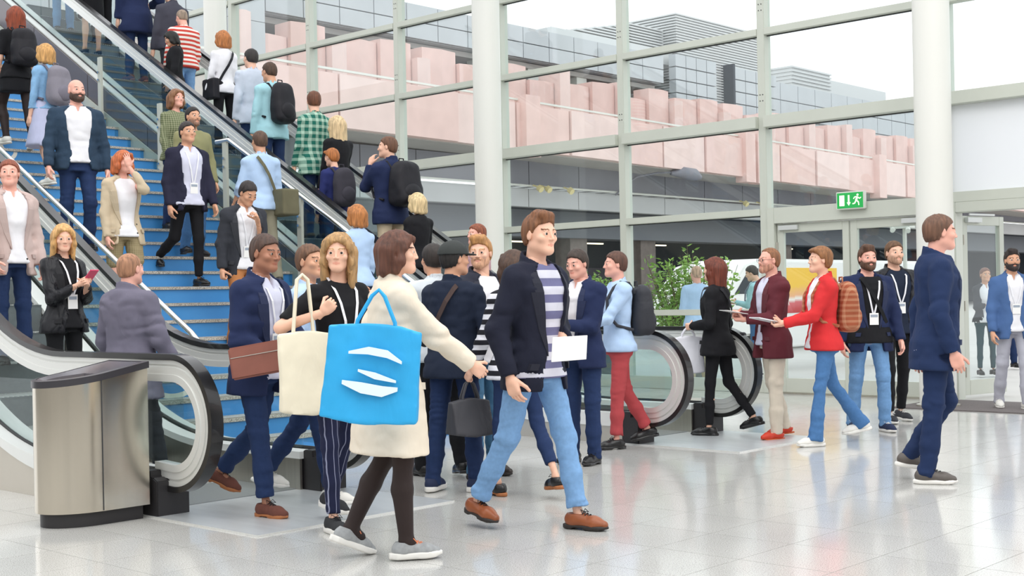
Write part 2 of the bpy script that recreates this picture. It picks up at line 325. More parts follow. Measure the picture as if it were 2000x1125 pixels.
# ------------------------------------------------------------------ escalators
SL = .589
def zf(X, L, xb, sl=SL, R=2.2):
    """level L right of xb, incline to the left, rounded"""
    t = R*math.tan(math.atan(sl)/2)
    if X >= xb+t: return L
    a = math.atan(sl)
    xe = xb-t*math.cos(a)
    if X <= xe: return L+sl*(xb-X)
    return L+R-math.sqrt(max(0, R*R-(xb+t-X)**2))
XT = -19.0
xs = [XT, -17, -15, -13, -11, -10.2]+[-10.0+.12*i for i in range(0, 26)]+[-6.86]
def escalator(ya, yb, lbl, plate_only=False):
    """ya, yb: centre planes of the two balustrades"""
    e = empty('escalator', (-7.5, (ya+yb)/2, 0), lbl, 'escalator', 'escalators')
    for side, y in ((-1, ya), (1, yb)):
        rc = (-6.86, .575)
        def path(r, stop=-100, endx=-7.06):
            off = .42-r
            P = [(X, zf(X, .995-off*(1 if X > -8 else 1.12 if X < -9.6 else 1+.12*(-8-X)/1.6), -8.8)) for X in xs]
            for k in range(1, 37):
                a = math.radians(90-180*k/36); P.append((rc[0]+r*math.cos(a), rc[1]+r*math.sin(a)))
            P.append((endx, rc[1]-r+.01)); return P
        p0, p1 = path(.425), path(.388)
        obj('handrail', MB().strip(p0, p1, y-.043, y+.043), M_black, e, smooth=True)
        g = MB(); g.strip(path(.388), path(.36), y-.032, y+.032); g.strip(path(.36), path(.345), y-.024, y+.024)
        g.strip(path(.345), path(.30), y-.034, y+.034); g.strip(path(.30), path(.255), y-.04, y+.04)
        obj('handrail_guide', g, M_groove, e, smooth=True)
        # glass panels
        deck = lambda X: zf(X, .27, -8.95, SL, 3.0)
        top = lambda X: zf(X, .995-.165*(1 if X > -8 else 1.12 if X < -9.6 else 1+.12*(-8-X)/1.6), -8.8)
        gx = [XT, -17.6, -16.2, -14.8, -13.4, -12.0, -10.8, -9.6, -8.4, -7.25]
        for a, b in zip(gx[:-1], gx[1:]):
            n = 12; X = [a+.006+(b-a-.012)*k/n for k in range(n+1)]
            obj('glass_panel', MB().strip([(x, top(x)) for x in X], [(x, deck(x)-.02) for x in X], y-.006, y+.006), M_gl, e)
        X = [-7.24+.38*k/4 for k in range(5)]
        T = [(x, .83) for x in X]+[(rc[0]+.255*math.cos(math.radians(q)), rc[1]+.255*math.sin(math.radians(q))) for q in (75, 60, 45, 30, 15, 0)]
        B = [(x, max(.25, .32)) for x in X]+[(rc[0]+.255*math.cos(math.radians(q)), rc[1]+.255*math.sin(math.radians(q))) for q in (-75, -60, -45, -30, -15, -1)]
        obj('glass_panel', MB().strip(T, B, y-.006, y+.006), M_gl, e)
        # decks
        XX = [x for x in xs if x < -7.15]+[-7.1]
        zb = lambda X: zf(X, .15, -8.78, SL, 3.0)
        o0, o1 = (y-.13, y-.02) if side < 0 else (y+.02, y+.13)
        i0, i1 = (y+.02, y+.15) if side < 0 else (y-.15, y-.02)
        obj('outer_deck', MB().strip([(x, deck(x)) for x in XX], [(x, zb(x)) for x in XX], o0, o1), M_deck, e, smooth=True)
        obj('inner_deck', MB().strip([(x, deck(x)) for x in XX], [(x, deck(x)-.05) for x in XX], i0, i1), M_deck, e, smooth=True)
        yy = (y+.13, y+.15) if side < 0 else (y-.15, y-.13)
        obj('skirt_panel', MB().strip([(x, deck(x)-.05) for x in XX], [(x, max(0, deck(x)-.5)) for x in XX], *yy), M_steel, e, smooth=True)
        y2 = (y-.018, y-.008) if side < 0 else (y+.008, y+.018)
        obj('skirt_brush', MB().strip([(x, deck(x)+.02) for x in XX], [(x, deck(x)-.01) for x in XX], *y2), M_dark, e)
        # truss cladding to the floor / sloping underside
        c0, c1 = (y-.12, y-.03) if side < 0 else (y+.03, y+.12)
        cp = [x for x in XX]
        cl = MB().strip([(x, zb(x)) for x in cp], [(x, max(0.0, zb(x)-1.05)) for x in cp], c0, c1)
        obj('truss_cladding', cl, M_clad, e)
        # newel block
        nb = MB(); b0, b1 = (y-.115, y+.115)
        nb.prism([(-7.16, 0), (-6.92, 0), (-6.92, .22), (-6.965, .24), (-7.0, .24), (-7.0, .28), (-7.10, .28), (-7.16, .2)], b0, b1)
        obj('newel_inlet', nb, M_blackm, e, bevel=.006)
        obj('emergency_button', MB().cyl((-7.45, y+(.04 if side < 0 else -.04), .80), (-7.45, y+(.052 if side < 0 else -.052), .80), .018, 12), mat('red_button', 'b5231f', .4), e)
    # soffit, steps, plates
    XX = [x for x in xs if x < -9.9]
    zb = lambda X: zf(X, .15, -8.78, SL, 3.0)
    ia, ib = ya+.155, yb-.155
    sm = MB(); sm.prism([(-.4, -.231), (0, -.231), (0, -.02), (.004, 0), (-.396, 0), (-.4, -.01)], 0, ib-ia)
    sm.cur = 1
    for k in range(24): yk = (ib-ia)*(k+.5)/24; sm.box((-.39, yk-.008, 0), (-.005, yk+.008, .006))
    sme = sm.mesh('step', [M_step, M_groove])
    nst = int((-8.0-XT)/.4)
    for k in range(nst):
        x = -7.9-.4*k
        z = max(0, SL*(-8.45-x)) if k > 2 else .0
        if k == 2: z = .06
        s = link('step', sme, e); s.location = Vector((x, ia, z+.002))-e.location
    obj('comb_plate', MB().box((-7.9, ya+.12, 0), (-7.15, yb-.12, .012)), mat('comb_aluminium', '9b9fa0', .4, .6), e)
    lp = MB(); lp.box((-7.15, ya-.13, 0), (-5.88, yb+.13, .007)); lp.cur = 1
    lp.box((-7.15, ya-.135, 0), (-5.875, ya-.13, .009)).box((-5.88, ya-.13, 0), (-5.875, yb+.135, .009))
    obj('landing_plate', lp, [mat('landing_steel', 'ccd0d2', .33, .35, noise=.07, scale=5, stretch=(.35, 3, 1)), M_groove], e)
    obj('soffit', MB().strip([(x, zb(x)-.98) for x in XX], [(x, zb(x)-1.05) for x in XX], ya-.1, yb+.1), M_clad, e)
    return e
E1 = escalator(4.475, 5.745, 'near escalator at left behind the steel litter bin, carrying riders down')
E1.location.x -= .1
E2 = escalator(9.195, 10.29, 'far escalator beyond the blue stairs, packed with riders seen from behind')
# ------------------------------------------------------------------ staircase
SX0, SR, ST = -8.95, .165, .30
st = empty('staircase', (SX0, 7.5, 0), 'wide staircase with bright blue risers and speckled stone treads between the escalators', 'staircase')
YS0, YS1 = 5.90, 9.0
NS = 34
tmesh = MB().box((-.335, YS0-7.5, -.03), (.02, YS1-7.5, 0)).mesh('tread', M_tread, bevel=.003)
rmesh = MB().box((-.012, YS0-7.5, 0), (0, YS1-7.5, SR-.03)).mesh('riser', M_blue)
cmesh = MB().box((-.30, YS0-7.5, -.5), (-.012, YS1-7.5, -.03)).mesh('step_core', M_soffit)
nose = MB().box((-.06, YS0-7.5, 0), (.0, YS1-7.5, .002)).mesh('nosing_strip', mat('nosing', '8d867d', .8, noise=.3, scale=60))
for k in range(NS):
    x = SX0-ST*k; z = SR*(k+1)
    for nm, me, dx, dz in (('riser', rmesh, 0, -SR), ('tread', tmesh, 0, 0), ('nosing_strip', nose, 0, .0)):
        o = link(nm, me, st); o.location = (x+dx-SX0, 0, z+dz)
cb = MB(); cb.prism([(SX0-.02, 0), (SX0-.02-ST*NS, SR*NS-.04), (SX0-.02-ST*NS, 0)], YS0+.01, YS1-.01)
obj('stair_core', MB().prism([(SX0-.31, 0), (SX0-.31-ST*(NS-1), SR*(NS-1)-.04), (SX0-.31-ST*(NS-1), 0)], YS0+.01, YS1-.01), M_soffit, st)
# white script fragments printed across the risers
def zst(x): return (SX0-x)*SR/ST
def rprint(k, pts, w):
    """thick stroke on riser k; pts (y, z01)"""
    x = SX0-ST*k+.003; z0 = SR*k; mb = MB()
    P = [Vector((y, z0+t*(SR-.035)+.002)) for y, t in pts]
    L = []; Rr = []
    for i, p in enumerate(P):
        d = (P[min(i+1, len(P)-1)]-P[max(i-1, 0)]).normalized(); n = Vector((-d.y, d.x))*w/2
        L.append(p+n); Rr.append(p-n)
    cl = lambda z: min(max(z, z0+.001), z0+SR-.032)
    for i in range(len(P)-1):
        q = [L[i], L[i+1], Rr[i+1], Rr[i]]
        mb.add([(x, a.x, cl(a.y)) for a in q], [(0, 1, 2, 3)])
        mb.add([(x-.002, a.x, cl(a.y)) for a in q], [(3, 2, 1, 0)])
    return mb
def arc(cy, cz, ry, rz, a0, a1, n=12): return [(cy+ry*math.cos(math.radians(a0+(a1-a0)*i/n)), cz+rz*math.sin(math.radians(a0+(a1-a0)*i/n))) for i in range(n+1)]
for k, pts, w in ((18, arc(6.72, 1.0, .13, .75, 180, 360), .045), (18, arc(7.02, 1.0, .13, .75, 180, 360), .045), (19, arc(6.72, 0, .13, .8, 0, 180), .045), (19, arc(7.02, 0, .13, .8, 0, 180), .045),
                  (6, arc(6.32, .4, .035, .35, 0, 360), .05), (6, [(6.62, .1), (6.66, .5), (6.7, .9)], .06), (5, [(6.55, 0), (6.6, .5), (6.64, 1)], .07), (5, arc(6.35, .3, .05, .3, 0, 360), .05),
                  (4, arc(6.3, .0, .16, .9, 20, 160), .04), (4, [(6.48, 0), (6.5, .5), (6.52, 1)], .06), (3, arc(6.3, .9, .2, .8, 200, 330), .045)):
    obj('riser_lettering', rprint(k, pts, w), M_letter, st)
# side stringers, glass balustrade and rails of the stairs
def slope(mb, xa, xb_, h0, h1, y0, y1): return mb.strip([(xa, zst(xa)+h1), (xb_, zst(xb_)+h1)], [(xa, max(0, zst(xa)+h0)), (xb_, max(0, zst(xb_)+h0))], y0, y1)
obj('stringer', slope(MB(), -19, -8.9, -.3, .24, 5.885, 5.90), M_steel, st)
obj('stringer', slope(MB(), -19, -9.0, -.3, .22, 9.0, 9.02), M_frame, st)
rl = MB(); YR = 6.03
rl.tube([(-18.8, YR, zst(-18.8)+.98), (-9.15, YR, zst(-9.15)+.96), (-9.03, YR, zst(-9.1)+.90), (-9.0, YR, zst(-9.1)+.84), (-9.06, YR, zst(-9.1)+.80)], .024, 14)
obj('handrail_tube', rl, M_chrome, st, smooth=True)
for x in [-9.6-1.5*i for i in range(6)]:
    z = zst(x)
    pm = MB().box((x-.025, 5.915, z-.05), (x+.025, 5.94, z+.9)); pm.tube([(x, 5.93, z+.82), (x, YR, z+.86), (x, YR, z+.95)], .009, 8)
    obj('post', pm, M_frame, st, bevel=.003)
    cm = MB()
    for dz in (.1, .2, .6, .7): cm.cyl((x, 5.905, z+dz), (x, 5.955, z+dz), .014, 10)
    obj('glass_clamp', cm, M_chrome, st)
for i in range(6):
    a = -9.1-1.5*i; b = a-1.48
    obj('glass_panel', slope(MB(), b, a, .08, .88, 5.90, 5.91), M_gl, st)
YQ = 8.93
rl = MB(); rl.tube([(-12.95, YQ, zst(-12.72)+1.14), (-12.7, YQ, zst(-12.72)+1.14), (-9.35, YQ, zst(-9.35)+1.12), (-9.2, YQ, zst(-9.25)+1.05), (-9.2, YQ, zst(-9.25)+.95)], .026, 14)
obj('handrail_tube', rl, M_chrome, st, smooth=True)
for i, x in enumerate((-15.55, -14.15, -12.78, -11.4, -10.1)):
    z = zst(x); h = 1.1 if x > -13 else .95
    obj('post', MB().box((x-.04, YQ-.015, z-.05), (x+.04, YQ+.02, z+h)), M_frame, st, bevel=.003)
    cm = MB()
    for dz in (.12, .2, h-.3, h-.2): cm.cyl((x, YQ-.035, z+dz), (x, YQ+.0, z+dz), .016, 10)
    obj('glass_clamp', cm, M_chrome, st)
for a, b in ((-14.1, -15.5), (-12.83, -14.1), (-11.45, -12.73), (-10.15, -11.35), (-9.2, -10.05)):
    obj('glass_panel', slope(MB(), b, a, .06, 1.02, YQ+.02, YQ+.03), M_gl, st)
# taupe panels filling the side under the far escalator
pw = tag(empty('wall_panelling', (-13, 9.04, 0)), 'taupe metal panelling between the stairs and the underside of the far escalator', 'panelling')
zb2 = lambda X: zf(X, .15, -8.78, SL, 3.0)
px = [-19, -17.5, -16.05, -14.6, -13.2, -11.8, -10.4, -9.3]
for a, b in zip(px[:-1], px[1:]):
    n = 5; X = [a+.008+(b-a-.016)*k/n for k in range(n+1)]
    obj('panel', MB().strip([(x, zb2(x)+.0) for x in X], [(x, max(0, zst(x)-.4)) for x in X], 9.03, 9.05), M_taupe, pw)
# upper floor both flights lead to (out of frame)
tag(obj('ceiling', MB().box((-30, 4.0, 5.15), (-19.05, 12.5, 5.6)), M_wall), kind='structure')
# ------------------------------------------------------------------ litter bin
bn = empty('litter_bin', (-7.28, 4.05, 0), 'brushed steel litter bin with black slanted lid beside the near escalator', 'bin')
def dplan(inset=0, n=24):
    x0, x1, yb, ys = -7.50+inset, -7.055-inset, 4.33-inset, 4.02
    cx = (x0+x1)/2; rx = (x1-x0)/2; ry = .30-inset
    P = [(x1, yb)]+[(cx+rx*math.cos(a), ys-ry*math.sin(a)) for a in [math.pi*k/n for k in range(n+1)]]+[(x0, yb)]
    return P
def dsolid(P, z0, z1f, z0f=None):
    n = len(P); mb = MB(); z0f = z0f or (lambda x, y: z0)
    mb.add([(x, y, z0f(x, y)) for x, y in P]+[(x, y, z1f(x, y)) for x, y in P], [tuple(range(n-1, -1, -1)), tuple(range(n, 2*n))]+[(i, (i+1) % n, n+(i+1) % n, n+i) for i in range(n)])
    return mb
lidz = lambda x, y: .845+.05*(min(1, max(0, (y-3.70)/.63)))+.045*max(0, (y-3.7)/.63)**2
P = dplan()
body = dsolid(P, .085, lambda x, y: lidz(x, y)-.015)
obj('body', body, mat('bin_steel', 'd2cabc', .19, 1., noise=.04, scale=30, stretch=(1, 1, .02)), bn, smooth=True)
obj('panel_seam', MB().box((-7.060, 4.016, .09), (-7.052, 4.022, lidz(0, 4.02)-.02)), M_dark, bn)
obj('plinth', dsolid(dplan(.03), 0, lambda x, y: .085), M_blackm, bn, smooth=True)
# lid: ring, sloping inner plate and opening
L0 = dplan(-.008); L1 = dplan(.022); n = len(L0)
def ell(cx, cy, rx, ry, m): return [(cx+rx*math.cos(2*math.pi*k/m), cy+ry*math.sin(2*math.pi*k/m)) for k in range(m)]
hole = [(-7.285+.15*math.cos(a), 3.93-.115*math.sin(a)) for a in [0+math.pi*k/24 for k in range(25)]]
lidm = MB()
V = [(x, y, lidz(x, y)-.02) for x, y in L0]+[(x, y, lidz(x, y)+.02) for x, y in L0]+[(x, y, lidz(x, y)+.024) for x, y in L1]
F = [(i, (i+1) % n, n+(i+1) % n, n+i) for i in range(n)]+[(n+i, n+(i+1) % n, 2*n+(i+1) % n, 2*n+i) for i in range(n)]
lidm.add(V, F); obj('lid_rim', lidm, mat('lid_black', '37353a', .3), bn, smooth=True)
H = []
for x, y in L1:
    q = math.atan2((y-3.98)/.16, (x+7.285)/.17); H.append((-7.285+.165*math.cos(q), 3.95+.15*math.sin(q)))
top = MB(); top.add([(x, y, lidz(x, y)+.022) for x, y in L1]+[(x, y, lidz(x, y)+.002) for x, y in H]+[(x*.97-7.285*.03, y, lidz(x, y)-.16) for x, y in H],
                    [(i, (i+1) % n, n+(i+1) % n, n+i) for i in range(n)]+[(n+i, n+(i+1) % n, 2*n+(i+1) % n, 2*n+i) for i in range(n)]+[tuple(2*n+i for i in range(n))])
obj('lid', top, mat('lid_grey', '59565c', .25), bn, smooth=True)
# ------------------------------------------------------------------ outside: ramp, garage, buildings
vd = empty('parking_ramp', (-45, 60, 0), 'pink rendered parking ramp with grey girder deck seen through the glass wall', 'ramp')
def zr(Y, z, k=-.0125, y0=50): return z+k*(Y-y0)
def quadx(mb, X0, X1, Y0, Y1, a0, a1, b0, b1):
    """slab between X0..X1, Y0..Y1 with bottom a0->a1, top b0->b1"""
    return mb.add([(X0, Y0, a0), (X1, Y0, a0), (X1, Y1, a1), (X0, Y1, a1), (X0, Y0, b0), (X1, Y0, b0), (X1, Y1, b1), (X0, Y1, b1)],
                  [(3, 2, 1, 0), (4, 5, 6, 7), (0, 1, 5, 4), (1, 2, 6, 5), (2, 3, 7, 6), (3, 0, 4, 7)])
Ys = [24, 29, 34, 37.6, 41.3, 45, 49.3, 53.5, 57.8, 62, 66.2, 70.5, 75, 79.5, 84, 88.5, 93, 98, 104, 110, 118, 127, 137, 148, 160, 175, 190]
for i, (a, b) in enumerate(zip(Ys[:-1], Ys[1:])):
    dx = (.0, .12, -.05)[i % 3]
    obj('parapet_panel', quadx(MB(), -45.5, -45+dx, a+.04, b-.04, zr(a, 8.95), zr(b, 8.95), zr(a, 11.35), zr(b, 11.35)), M_pink2 if i % 2 else M_pink, vd)
    obj('parapet_rail', quadx(MB(), -45.3, -45.15, a, b, zr(a, 11.5), zr(b, 11.5), zr(a, 11.6), zr(b, 11.6)), M_white, vd)
for y in (49.6, 70.2, 71.6, 88): obj('pier', quadx(MB(), -45.4, -44.6, y, y+1.1, zr(y, 8.6), zr(y, 8.6), zr(y, 11.75), zr(y, 11.75)), M_pink, vd)
obj('deck_soffit', quadx(MB(), -49, -45.4, 24, 190, zr(24, 8.9), zr(190, 8.9), zr(24, 9.1), zr(190, 9.1)), M_soffit, vd)
for a, b in zip(Ys[:-1], Ys[1:]):
    obj('upper_fascia', MB().box((-48.3, a+.03, 7.55), (-48, b-.03, 8.9)), M_garage, vd)
    obj('girder_panel', MB().box((-48.6, a+.03, 6.35), (-48.05, b-.03, 7.35)), M_beam, vd)
obj('service_pipe', MB().tube([(-47.7, 24, 7.5), (-47.7, 190, 7.35)], .06, 8), M_white, vd)
obj('lower_beam', MB().box((-52, 24, 4.85), (-50.2, 190, 6.4)), mat('lower_beam_grey', '6d7076', .7), vd)
obj('ground_level_wall', MB().box((-62, 24, 0), (-60, 190, 8)), M_deep, vd)
obj('garage_ceiling', MB().box((-62, 24, 6.4), (-48.6, 190, 6.6)), M_deep, vd)
for k, y in enumerate((30, 42, 53, 60, 67, 84, 96)):
    obj('pillar', MB().box((-51.8, y, 0), (-50.6, y+1.6, 5)), mat('pillar_ribbed', '7a6f69', .8, noise=.2, scale=3), vd)
    obj('lit_tube', MB().box((-54, y+5, 4.75), (-53.8, y+7.2, 4.83)), mat('fluorescent', 'ffe9c0', .5, emit=2.2), vd)
# reddish doors low in the garage
for k in range(9): obj('garage_door', MB().box((-59.9, 66+k*3.2, 0), (-59.8, 68.9+k*3.2, 3.4)), mat('garage_door_paint', '5a5560', .7), vd)
for y in (53.4, 54.1, 56, 74, 76.1): obj('twin_spot', MB().cyl((-47.2, y, 7.35), (-47.0, y, 7.2), .18, 10).cyl((-47.6, y, 7.5), (-47.2, y, 7.35), .05, 6), mat('lamp_cream', 'e8d9a0', .5), vd)
# street lamp on curved arm
lm = empty('floodlight', (-46.9, 62, 7), 'dark curved-arm floodlight fixed under the pink ramp', 'lamp')
obj('arm', MB().tube([(-47.7, 60.8, 7.3), (-47.0, 60.8, 7.8), (-46.4, 61.2, 8.3), (-45.8, 62.4, 8.55), (-45.3, 63.4, 8.6)], .06, 8), M_garage, lm, smooth=True)
obj('lamp_head', MB().tube([(-45.4, 63.2, 8.55), (-45.1, 64.0, 8.6), (-44.9, 64.9, 8.5), (-44.8, 65.4, 8.35)], [.12, .35, .38, .15], 12), M_garage, lm, smooth=True)
# stepped pink fins behind the parapet
fb = empty('stair_tower_wall', (-51, 60, 0), 'stepped pink wall of tall vertical fins above the parking ramp', 'wall')
y = 30; k = 0
while y < 112:
    w = (1.0, 2.6, 2.2)[k % 3]; dx = (.7, 0., .25)[k % 3]; h = 14.6-(y-50)*.008+(.35, -.25, .1, .3, -.45)[k % 5]
    obj('fin', MB().prism([(-52, y), (-51+dx, y+.0), (-50.8+dx, y+w*.5), (-51+dx, y+w-.06), (-52, y+w-.06)], 8, h, axis=2), M_pink if k % 3 else M_pink2, fb)
    y += w; k += 1
# grey panel building
pb = empty('panel_building', (-53, 60, 0), 'grey panel-clad building with dark ribbon window behind the pink fins', 'building')
yy = [30+2.4*i for i in range(19)]
for a, b in zip(yy[:-1], yy[1:]):
    for z0, z1 in ((15.9, 16.85), (16.85, 17.85)):
        obj('facade_panel', MB().box((-53.4, a+.03, z0+.03), (-53, b-.03, z1-.03)), M_gpanel, pb)
obj('body', MB().box((-66, 30, 15.9), (-53.3, 73.2, 17.8)), M_gpanel, pb)
obj('ribbon_window', MB().box((-57, 30, 13), (-56.6, 73.2, 15.95)), M_deep, pb)
obj('canopy', MB().box((-57, 30, 15.55), (-53.8, 73.2, 15.85)), M_soffit, pb)
for q in range(9): obj('window_pier', MB().box((-54.6, 32+q*4.7, 13), (-53.9, 33+q*4.7, 15.6)), M_white, pb)
# left block with panel grid (behind the upper escalator)
for a, b in zip([18+2.2*i for i in range(10)][:-1], [18+2.2*i for i in range(10)][1:]):
    for z in range(6): obj('facade_panel', MB().box((-50.9, a+.03, 9+1.9*z), (-50.6, b-.03, 10.87+1.9*z)), M_gpanel, pb)
# louvered block and panels on it
lb = empty('louvered_building', (-55, 90, 0), 'tall building clad in fine horizontal metal louvers', 'building')
obj('body', MB().prism([(-72, 77.6), (-55, 77.6), (-55, 89.6), (-72, 89.6)], 8, 21.7, axis=2), M_louver, lb)
lv = MB()
z = 8.2
while z < 21.7: lv.box((-72, 77.3, z), (-54.8, 89.7, z+.10)); z += .2
o = obj('louver_slats', lv, M_louver, lb); o['kind'] = 'stuff'
obj('body', MB().box((-71, 64, 17.9), (-55.2, 77.4, 18.9)), M_louver, lb)
lv = MB(); z = 17.9
while z < 20.6:
    lv.box((-68, 64+max(0, (z-18.6))*5, z), (-56, 77.4, z+.10)); z += .2
o = obj('louver_slats', lv, M_louver, lb); o['kind'] = 'stuff'
for (a, b, n, z0, z1) in ((76.0, 81.2, 4, 12, 18.5), (83.6, 89.6, 4, 12, 18.4)):
    for i in range(n):
        nz = 7
        for q in range(nz):
            obj('facade_panel', MB().box((-54.6, a+(b-a)*i/n+.04, z0+(z1-z0)*q/nz+.04), (-54.0, a+(b-a)*(i+1)/n-.04, z0+(z1-z0)*(q+1)/nz-.04)), M_gpanel, lb)
obj('corner_post', MB().box((-55, 83.3, 12), (-53.9, 83.55, 18.6)), M_deep, lb)
fbld = empty('far_building', (-66, 120, 0), 'pale stepped louvered building farthest away above the exit sign', 'building')
fm = MB()
for lo, hi in (((-84, 110.6, 10), (-65, 118, 23.2)), ((-80, 118, 10), (-65, 130, 22.6)), ((-80, 130, 10), (-66, 150, 21))): fm.box(lo, hi)
obj('body', fm, M_louver, fbld)
lv = MB(); z = 14
while z < 23.2: lv.box((-84, 110.5, z), (-64.8, 118, z+.16)); z += .36
o = obj('louver_slats', lv, M_louver, fbld); o['kind'] = 'stuff'
for i in range(20):
    for q in range(2): obj('facade_panel', MB().box((-58.4, 91+i*2.9+.04, 16.2+q*1.5+.04), (-58, 93.9+i*2.9-.04, 17.7+q*1.5-.04)), M_gpanel, fbld)
# white vehicle with poster
vn = empty('white_van', (-17, 28, 0), 'long white van parked outside with a yellow and red poster on its side', 'vehicle')
vx = -16.0
bodyv = MB(); bodyv.prism([(24.2, .35), (24.25, 1.25), (25.1, 1.95), (25.8, 2.1), (34.2, 2.1), (34.4, .35)], vx-2, vx, axis=0)
obj('body', bodyv, mat('van_white', 'eceae6', .3, coat=.5), vn, bevel=.05)
obj('side_window', MB().prism([(24.6, 1.3), (25.2, 1.85), (26.0, 1.9), (26.0, 1.3)], vx, vx+.01, axis=0), M_deep, vn)
for q in range(3): obj('trim_line', MB().box((vx, 26.4, .8+q*.3), (vx+.015, 34, .82+q*.3)), M_dark, vn)
for y in (25.6, 32.8):
    w = obj('wheel', MB().cyl((vx-.25, y, .34), (vx+.02, y, .34), .34, 20), M_black, vn, smooth=True)
    obj('hub_cap', MB().cyl((vx+.02, y, .34), (vx+.04, y, .34), .2, 16), M_steel, vn)
kiosk = empty('poster_board', (-12.6, 24, 0), 'white board with a yellow and red flower poster outside the glass door', 'poster')
kx = -11.9
obj('board', MB().box((kx-.3, 19.5, .35), (kx, 25.0, 1.86)), M_paper, kiosk, bevel=.02)
pm = bpy.data.materials.new('flower_poster'); pm.use_nodes = True; nt = pm.node_tree; b = nt.nodes['Principled BSDF']
tc = nt.nodes.new('ShaderNodeTexCoord'); vo = nt.nodes.new('ShaderNodeTexVoronoi'); vo.inputs['Scale'].default_value = 3.2; rp = nt.nodes.new('ShaderNodeValToRGB')
se = nt.nodes.new('ShaderNodeSeparateXYZ'); ad = nt.nodes.new('ShaderNodeMath'); ad.operation = 'MULTIPLY_ADD'; ad.inputs[1].default_value = .22
nt.links.new(tc.outputs['Object'], vo.inputs['Vector']); nt.links.new(vo.outputs['Color'], se.inputs[0]); nt.links.new(tc.outputs['Object'], nt.nodes.new('ShaderNodeSeparateXYZ').inputs[0])
sz = nt.nodes[-1]; nt.links.new(se.outputs[0], ad.inputs[0]); nt.links.new(sz.outputs[2], ad.inputs[2]); nt.links.new(ad.outputs[0], rp.inputs[0])
els = rp.color_ramp.elements; els[0].position = 0; els[0].color = (*hexc('c02a2f'), 1); els[1].position = .45; els[1].color = (*hexc('f6c338'), 1)
for p, c in ((.14, 'd8646a'), (.2, 'f2efe6'), (.26, 'f0b080')): e_ = els.new(p); e_.color = (*hexc(c), 1)
nt.links.new(rp.outputs[0], b.inputs['Base Color']); b.inputs['Roughness'].default_value = .5
obj('poster', MB().box((kx, 19.62, .95), (kx+.01, 21.7, 1.74)), pm, kiosk, origin=(kx, 20.6, 1.06))
obj('leg', MB().box((kx-.25, 19.8, -.03), (kx-.1, 20.0, .4)), M_steel, kiosk); obj('leg', MB().box((kx-.25, 24.5, -.03), (kx-.1, 24.7, .4)), M_steel, kiosk)
cs = empty('camera_dome', (-6.95, GY+3.9, 2.6), 'small white security cameras outside beyond the door top', 'camera')
obj('pole', MB().cyl((-8.6, 17.7, -.03), (-8.6, 17.7, 2.25), .03, 8), M_white, cs)
obj('bracket', MB().box((-8.75, 17.55, 2.2), (-8.45, 17.72, 2.28)), M_white, cs)
obj('camera_body', MB().tube([(-8.72, 17.6, 2.2), (-8.68, 17.48, 2.17)], .035, 12).tube([(-8.5, 17.6, 2.2), (-8.44, 17.48, 2.15)], .035, 12), M_white, cs, smooth=True)
# planted shrubs outside behind the glass
def leafmesh(n, rx, ry, h, z0, seed, size=.05):
    r = np.random.default_rng(seed); V = []; Fc = []
    stems = []
    for k in range(max(5, n//45)):
        a = r.uniform(0, 2*math.pi); rr = math.sqrt(r.uniform(0, 1))
        tip = np.array([rx*rr*math.cos(a), ry*rr*math.sin(a), z0+h*(r.uniform(.45, 1.0)*(1-.25*rr))]); base = np.array([tip[0]*.25, tip[1]*.25, z0-.1])
        stems.append((base, tip))
    for k in range(n):
        b, t = stems[k % len(stems)]; u = r.uniform(.2, 1.0); p = b+(t-b)*u+np.array([*r.normal(0, .05, 2), r.normal(0, .03)])
        d = np.array([*r.normal(0, 1, 2), r.uniform(-.2, 1.1)]); d /= np.linalg.norm(d); s = np.cross(d, r.normal(0, 1, 3)); s /= np.linalg.norm(s); nn = np.cross(d, s)
        L = size*r.uniform(.8, 1.7); w = L*.22; q = len(V)
        V += [p, p+d*L*.45+s*w+nn*w*.3, p+d*L, p+d*L*.45-s*w+nn*w*.3, p+d*L*.5-nn*w*.2]
        Fc += [(q, q+1, q+4), (q+1, q+2, q+4), (q+2, q+3, q+4), (q+3, q, q+4)]
    return V, Fc, stems
M_leaf = mat('shrub_leaf', 'a3c65a', .5, noise=.35, scale=9, col2='6f9a42'); M_leaf.node_tree.nodes['Principled BSDF'].inputs['Transmission Weight'].default_value = 0
def shrub(x, y, n, rx, ry, h, seed, label):
    e = empty('shrub', (x, y, 0), label, 'plant')
    V, Fc, stems = leafmesh(n, rx, ry, h, .35, seed, .075)
    me = bpy.data.meshes.new('foliage'); me.from_pydata([tuple(v) for v in V], [], Fc); me.materials.append(M_leaf); f = link('foliage', me, e); f['kind'] = 'stuff'
    sm = MB()
    for b, t in stems: sm.tube([tuple(b), tuple((b+t)/2+np.array([.02, .02, 0])), tuple(t)], [.012, .008, .003], 5)
    link('stems', sm.mesh('stems', mat('stem_bark', '6b5a42', .9)), e)
    pt = MB().tube([(0, 0, -.03), (0, 0, .05), (0, 0, .4), (0, 0, .42)], [.26, .28, .33, .35], 20); pt.tube([(0, 0, .36), (0, 0, .37)], .3, 20)
    link('planter', pt.mesh('planter', mat('planter_grey', '8b8a87', .7), True), e)
shrub(-11.5, 16.4, 3600, .8, .85, 1.95, 3, 'tall leafy green shrub outside the glass, left of the bald man')
shrub(-13.3, 16.6, 2600, .5, .5, 1.6, 4, 'smaller bushy green shrub outside the glass, at the shoulder of the blue-shirted man')
